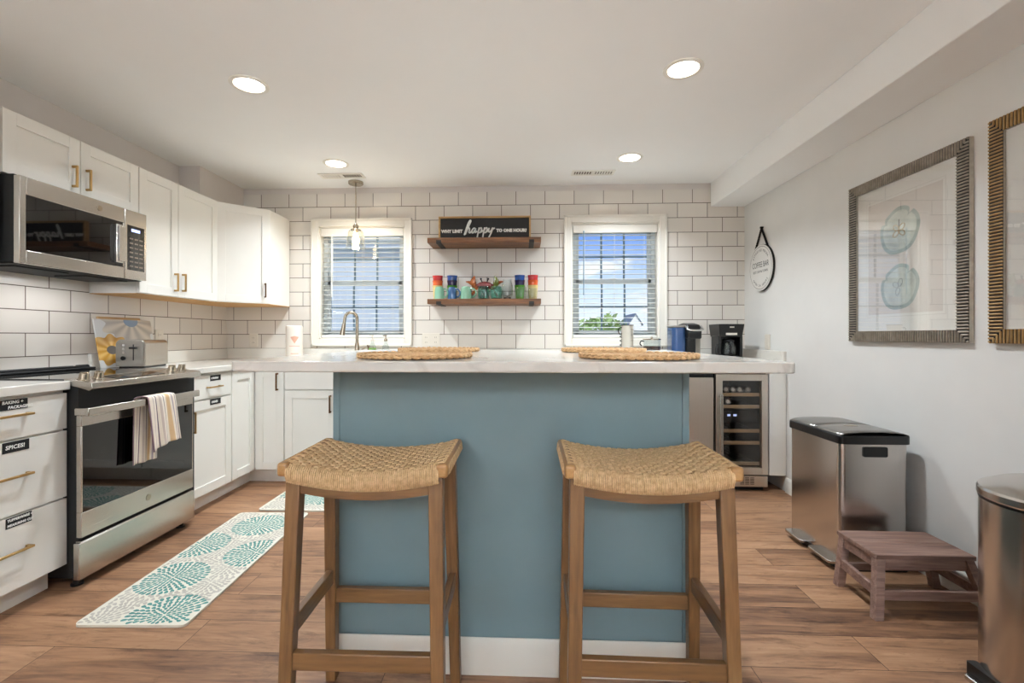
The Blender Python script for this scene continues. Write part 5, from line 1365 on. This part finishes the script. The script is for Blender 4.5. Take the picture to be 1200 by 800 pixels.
# drip coffee maker
root = thing('drip_coffee_maker', 'black drip coffee maker with glass carafe in the right corner', 'coffee maker', (1.648, 3.88, fz))
x0, x1 = 1.553, 1.742
b = B(); b.prism(rrect(x0, x1, 3.78, 3.98, 0.02), 'z', fz, fz + 0.035); b.prism(rrect(x0 + 0.01, x1 - 0.01, 3.91, 3.98, 0.02), 'z', fz + 0.035, fz + 0.2); b.hexa([(x0 + 0.008, 3.79, fz + 0.19), (x1 - 0.008, 3.79, fz + 0.19), (x1 - 0.008, 3.98, fz + 0.19), (x0 + 0.008, 3.98, fz + 0.19)], [(x0 - 0.004, 3.775, fz + 0.292), (x1 + 0.004, 3.775, fz + 0.292), (x1 + 0.004, 3.985, fz + 0.292), (x0 - 0.004, 3.985, fz + 0.292)])
b.box(x0, x0 + 0.022, 3.80, 3.93, fz + 0.03, fz + 0.2); b.box(x1 - 0.022, x1, 3.80, 3.93, fz + 0.03, fz + 0.2)
bd = finish('housing', b, 'black_plastic', root, bevel=0.004)
b = B(); b.box(1.605, 1.69, 3.779, 3.788, fz + 0.205, fz + 0.222); finish('chrome_strip', b, 'plate_white', bd)
b = B(); b.box(1.632, 1.664, 3.772, 3.778, fz + 0.262, fz + 0.272); finish('badge', b, 'plate_white', bd)
b = B(); b.lathe([(0.052, 0.0), (0.062, 0.02), (0.062, 0.05), (0.052, 0.095), (0.042, 0.115), (0.040, 0.115), (0.05, 0.095), (0.06, 0.05), (0.06, 0.02), (0, 0.004)], (1.65, 3.845, fz + 0.038), 28); cf = finish('carafe', b, 'clear_glass', root)
b = B(); b.lathe([(0, 0.115), (0.045, 0.115), (0.045, 0.13), (0.02, 0.138), (0, 0.138)], (1.65, 3.845, fz + 0.038), 24); b.tube(spline([(1.635, 3.80, fz + 0.145), (1.632, 3.765, fz + 0.14), (1.632, 3.758, fz + 0.09), (1.636, 3.79, fz + 0.06)], 5), 0.009, 10); finish('carafe_lid', b, 'black_plastic', cf)
b = B(); b.tube(spline([(1.545, 3.80, fz + 0.13), (1.535, 3.79, fz + 0.09), (1.54, 3.79, fz + 0.04), (1.56, 3.80, fz + 0.025)], 5), 0.012, 10); finish('side_grip', b, 'black_plastic', root)

# ---------------------------------------------------------------- ceiling fixtures
def can_light(label, x, y):
    root = thing('recessed_light', label, 'ceiling light', (x, y, H - 0.004), 'recessed ceiling lights')
    b = B(); b.lathe([(0.095, 0.0), (0.094, -0.004), (0.074, -0.0055), (0.072, -0.002), (0.072, 0.0)], (x, y, H - 0.0003), 40); finish('trim_ring', b, 'white_trim', root)
    b = B(); b.lathe([(0.0, -0.0028), (0.0725, -0.0028), (0.0725, -0.0008), (0.0, -0.0008)], (x, y, H), 36); finish('diffuser', b, 'can_light_glow', root)
    l = area('recessed_lamp', (x, y, H - 0.012), (0, 0, -1), 0.14, 0.14, CAN_POWER, (0.85, 0.935, 1.0), 'DISK', spread=R(128))
for x, y, l in ((-1.413, 2.387, 'recessed ceiling light at front left, over the floor mat'), (0.786, 2.335, 'recessed ceiling light at front right'),
                (-1.403, 3.505, 'recessed ceiling light at back left, by the left window'), (0.786, 3.478, 'recessed ceiling light at back right, before the right window')):
    can_light(l, x, y)
def vent(label, x0, x1, y0, y1):
    root = thing('ceiling_vent', label, 'vent', ((x0 + x1) / 2, (y0 + y1) / 2, H - 0.006), 'ceiling vents')
    b = B(); z0, z1 = H - 0.007, H - 0.0003
    b.box(x0, x1, y0, y0 + 0.022, z0, z1); b.box(x0, x1, y1 - 0.022, y1, z0, z1); b.box(x0, x0 + 0.022, y0 + 0.022, y1 - 0.022, z0, z1); b.box(x1 - 0.022, x1, y0 + 0.022, y1 - 0.022, z0, z1); b.box((x0 + x1) / 2 - 0.006, (x0 + x1) / 2 + 0.006, y0, y1, z0, z1)
    finish('grille_frame', b, 'white_trim', root, bevel=0.002)
    b = B(); n = 14
    for i in range(n):
        x = x0 + 0.026 + (x1 - x0 - 0.052) * (i + 0.5) / n; s = 0.005 if i < n / 2 else -0.005
        b.hexa([(x - s - 0.001, y0 + 0.02, z0 + 0.0005), (x - s + 0.001, y0 + 0.02, z0 + 0.0005), (x - s + 0.001, y1 - 0.02, z0 + 0.0005), (x - s - 0.001, y1 - 0.02, z0 + 0.0005)], [(x + s - 0.001, y0 + 0.02, z1), (x + s + 0.001, y0 + 0.02, z1), (x + s + 0.001, y1 - 0.02, z1), (x + s - 0.001, y1 - 0.02, z1)])
    finish('louvres', b, 'white_trim', root)
    b = B(); b.box(x0 + 0.02, x1 - 0.02, y0 + 0.02, y1 - 0.02, z1 - 0.0012, z1 - 0.0002); finish('duct_opening', b, 'socket_dark', root)
vent('white ceiling vent beside the pendant light', -1.64, -1.28, 3.71, 3.83)
vent('white ceiling vent above the right window', 0.395, 0.735, 3.725, 3.84)
# pendant
px_, py_ = -1.403, 3.93
root = thing('pendant_light', 'clear glass pendant light hanging before the left window', 'pendant light', (px_, py_, 1.85))
b = B(); b.lathe([(0, H - 0.024), (0.055, H - 0.024), (0.062, H - 0.016), (0.062, H - 0.0005), (0, H - 0.0005)], (px_, py_, 0), 32); finish('canopy', b, 'nickel', root)
b = B(); b.cyl((px_, py_, 2.05), (px_, py_, H - 0.02), 0.005, 10); finish('rod', b, 'nickel', root)
b = B(); b.lathe([(0, 2.062), (0.012, 2.062), (0.014, 2.052), (0.024, 2.046), (0.024, 2.03), (0.018, 2.026), (0.02, 2.016), (0.042, 2.012), (0.043, 2.004), (0.018, 2.0), (0.016, 1.985), (0, 1.985)], (px_, py_, 0), 24); finish('socket', b, 'nickel', root)
b = B(); b.lathe([(0.042, 2.006), (0.058, 2.0), (0.066, 1.985), (0.082, 1.852), (0.080, 1.852), (0.064, 1.984), (0.057, 1.997), (0.042, 2.003)], (px_, py_, 0), 36); finish('glass_shade', b, 'shade_glass', root)
b = B(); b.lathe([(0.013, 1.99), (0.014, 1.975), (0.026, 1.945), (0.03, 1.92), (0.026, 1.895), (0.014, 1.88), (0, 1.877)], (px_, py_, 0), 20); finish('bulb', b, 'bulb_glow', root)
ld = bpy.data.lights.new('pendant_lamp', 'POINT'); ld.energy = BULB_POWER; ld.color = (1, 0.8, 0.55); ld.shadow_soft_size = 0.03
lo = bpy.data.objects.new('pendant_lamp', ld); COL.objects.link(lo); lo.location = (px_, py_, 1.865)

# ---------------------------------------------------------------- outside things
root = thing('neighbour_house', 'pale sided neighbouring house seen through the left window', 'house', (-5.5, 9.5, -0.35))
b = B(); b.box(-9.5, -1.35, 7.6, 14, -0.35, 2.62); finish('siding_wall', b, 'siding', root)
b = B(); b.box(-9.9, -1.0, 7.42, 7.62, 2.52, 2.56); b.box(-9.9, -1.0, 7.39, 7.43, 2.52, 2.70); finish('eave', b, 'siding_far', root)
b = B(); b.tube([(-9.9, 7.335, 2.65), (-1.0, 7.335, 2.65)], 0.055, 10); finish('gutter', b, 'far_white', root)
b = B(); b.hexa([(-9.9, 7.37, 2.70), (-1.0, 7.37, 2.70), (-1.0, 14.4, 2.70), (-9.9, 14.4, 2.70)], [(-9.9, 10.7, 5.0), (-1.0, 10.7, 5.0), (-1.0, 10.8, 5.0), (-9.9, 10.8, 5.0)]); finish('roof', b, 'far_roof', root)
def tree(label, x, y, r, zt, leaf, seed):
    rng = random.Random(seed)
    root = thing('tree', label, 'tree', (x, y, -0.35), 'trees beyond the right window')
    b = B(); b.tube([(x, y, -0.35), (x + 0.05, y, zt - r)], [0.12, 0.07], 8); finish('trunk', b, 'bark', root)
    b = B()
    for k in range(900):
        d = Vector((rng.gauss(0, 1), rng.gauss(0, 1), rng.gauss(0, 1))).normalized() * r * rng.uniform(0.55, 1.0) ** 0.6
        d.z *= 0.9; c = Vector((x, y, zt - r)) + d * (1 + 0.15 * math.sin(d.x * 5) * math.cos(d.y * 4))
        n1 = Vector((rng.gauss(0, 1), rng.gauss(0, 1), rng.gauss(0, 1))).normalized(); n2 = n1.orthogonal().normalized(); s = 0.13 * r / 1.0 * rng.uniform(0.7, 1.3)
        n3 = n1.cross(n2)
        b.face([b._v(c + n2 * s), b._v(c + n3 * s * 0.5), b._v(c - n2 * s), b._v(c - n3 * s * 0.5)])
    b.keep = True
    finish('foliage', b, leaf, root)
tree('light green round tree at the left of the right window view', 3.35, 20, 1.25, 2.1, 'leaf_light', 1)
tree('grey green tree in the middle of the right window view', 4.9, 25, 1.2, 2.0, 'leaf_mid', 2)
tree('grey green tree at the right of the right window view', 7.6, 22, 1.3, 2.15, 'leaf_mid', 4)
tree('low distant tree at the far left of the right window view', 3.1, 30, 1.1, 1.75, 'leaf_mid', 5)
root = thing('distant_house', 'small white gabled house far behind the trees', 'house', (10.5, 44, -0.35))
b = B(); b.prism([(9.95, -0.35), (11.0, -0.35), (11.0, 2.3), (10.475, 3.1), (9.95, 2.3)], 'y', 44, 48); finish('walls', b, 'far_white', root)
b = B()
for q in (-1, 1):
    c = 10.475; e = c + q * 0.68
    b.hexa([(c, 43.9, 3.12), (e, 43.9, 2.10), (e, 48.1, 2.10), (c, 48.1, 3.12)], [(c, 43.9, 3.24), (e, 43.9, 2.22), (e, 48.1, 2.22), (c, 48.1, 3.24)])
finish('roof', b, 'far_roof', root)

# unseen window frame behind the camera, added to go with the rear fill lamps
b = B()
for (x0, x1, z0, z1) in ((-1.82, -1.75, 1.05, 2.37), (1.15, 1.22, 1.05, 2.37), (-1.75, 1.15, 1.05, 1.12), (-1.75, 1.15, 2.3, 2.37), (-0.33, -0.27, 1.12, 2.3)): b.box(x0, x1, YF, YF + 0.02, z0, z1)
w3 = struct(finish('window_3', b, 'white_trim'))
b = B(); b.box(-1.75, 1.15, YF - 0.09, YF - 0.07, 1.12, 2.3); finish('sun_block_panel', b, 'blind_white', w3)  # unseen panel added across the opening to keep the sun out
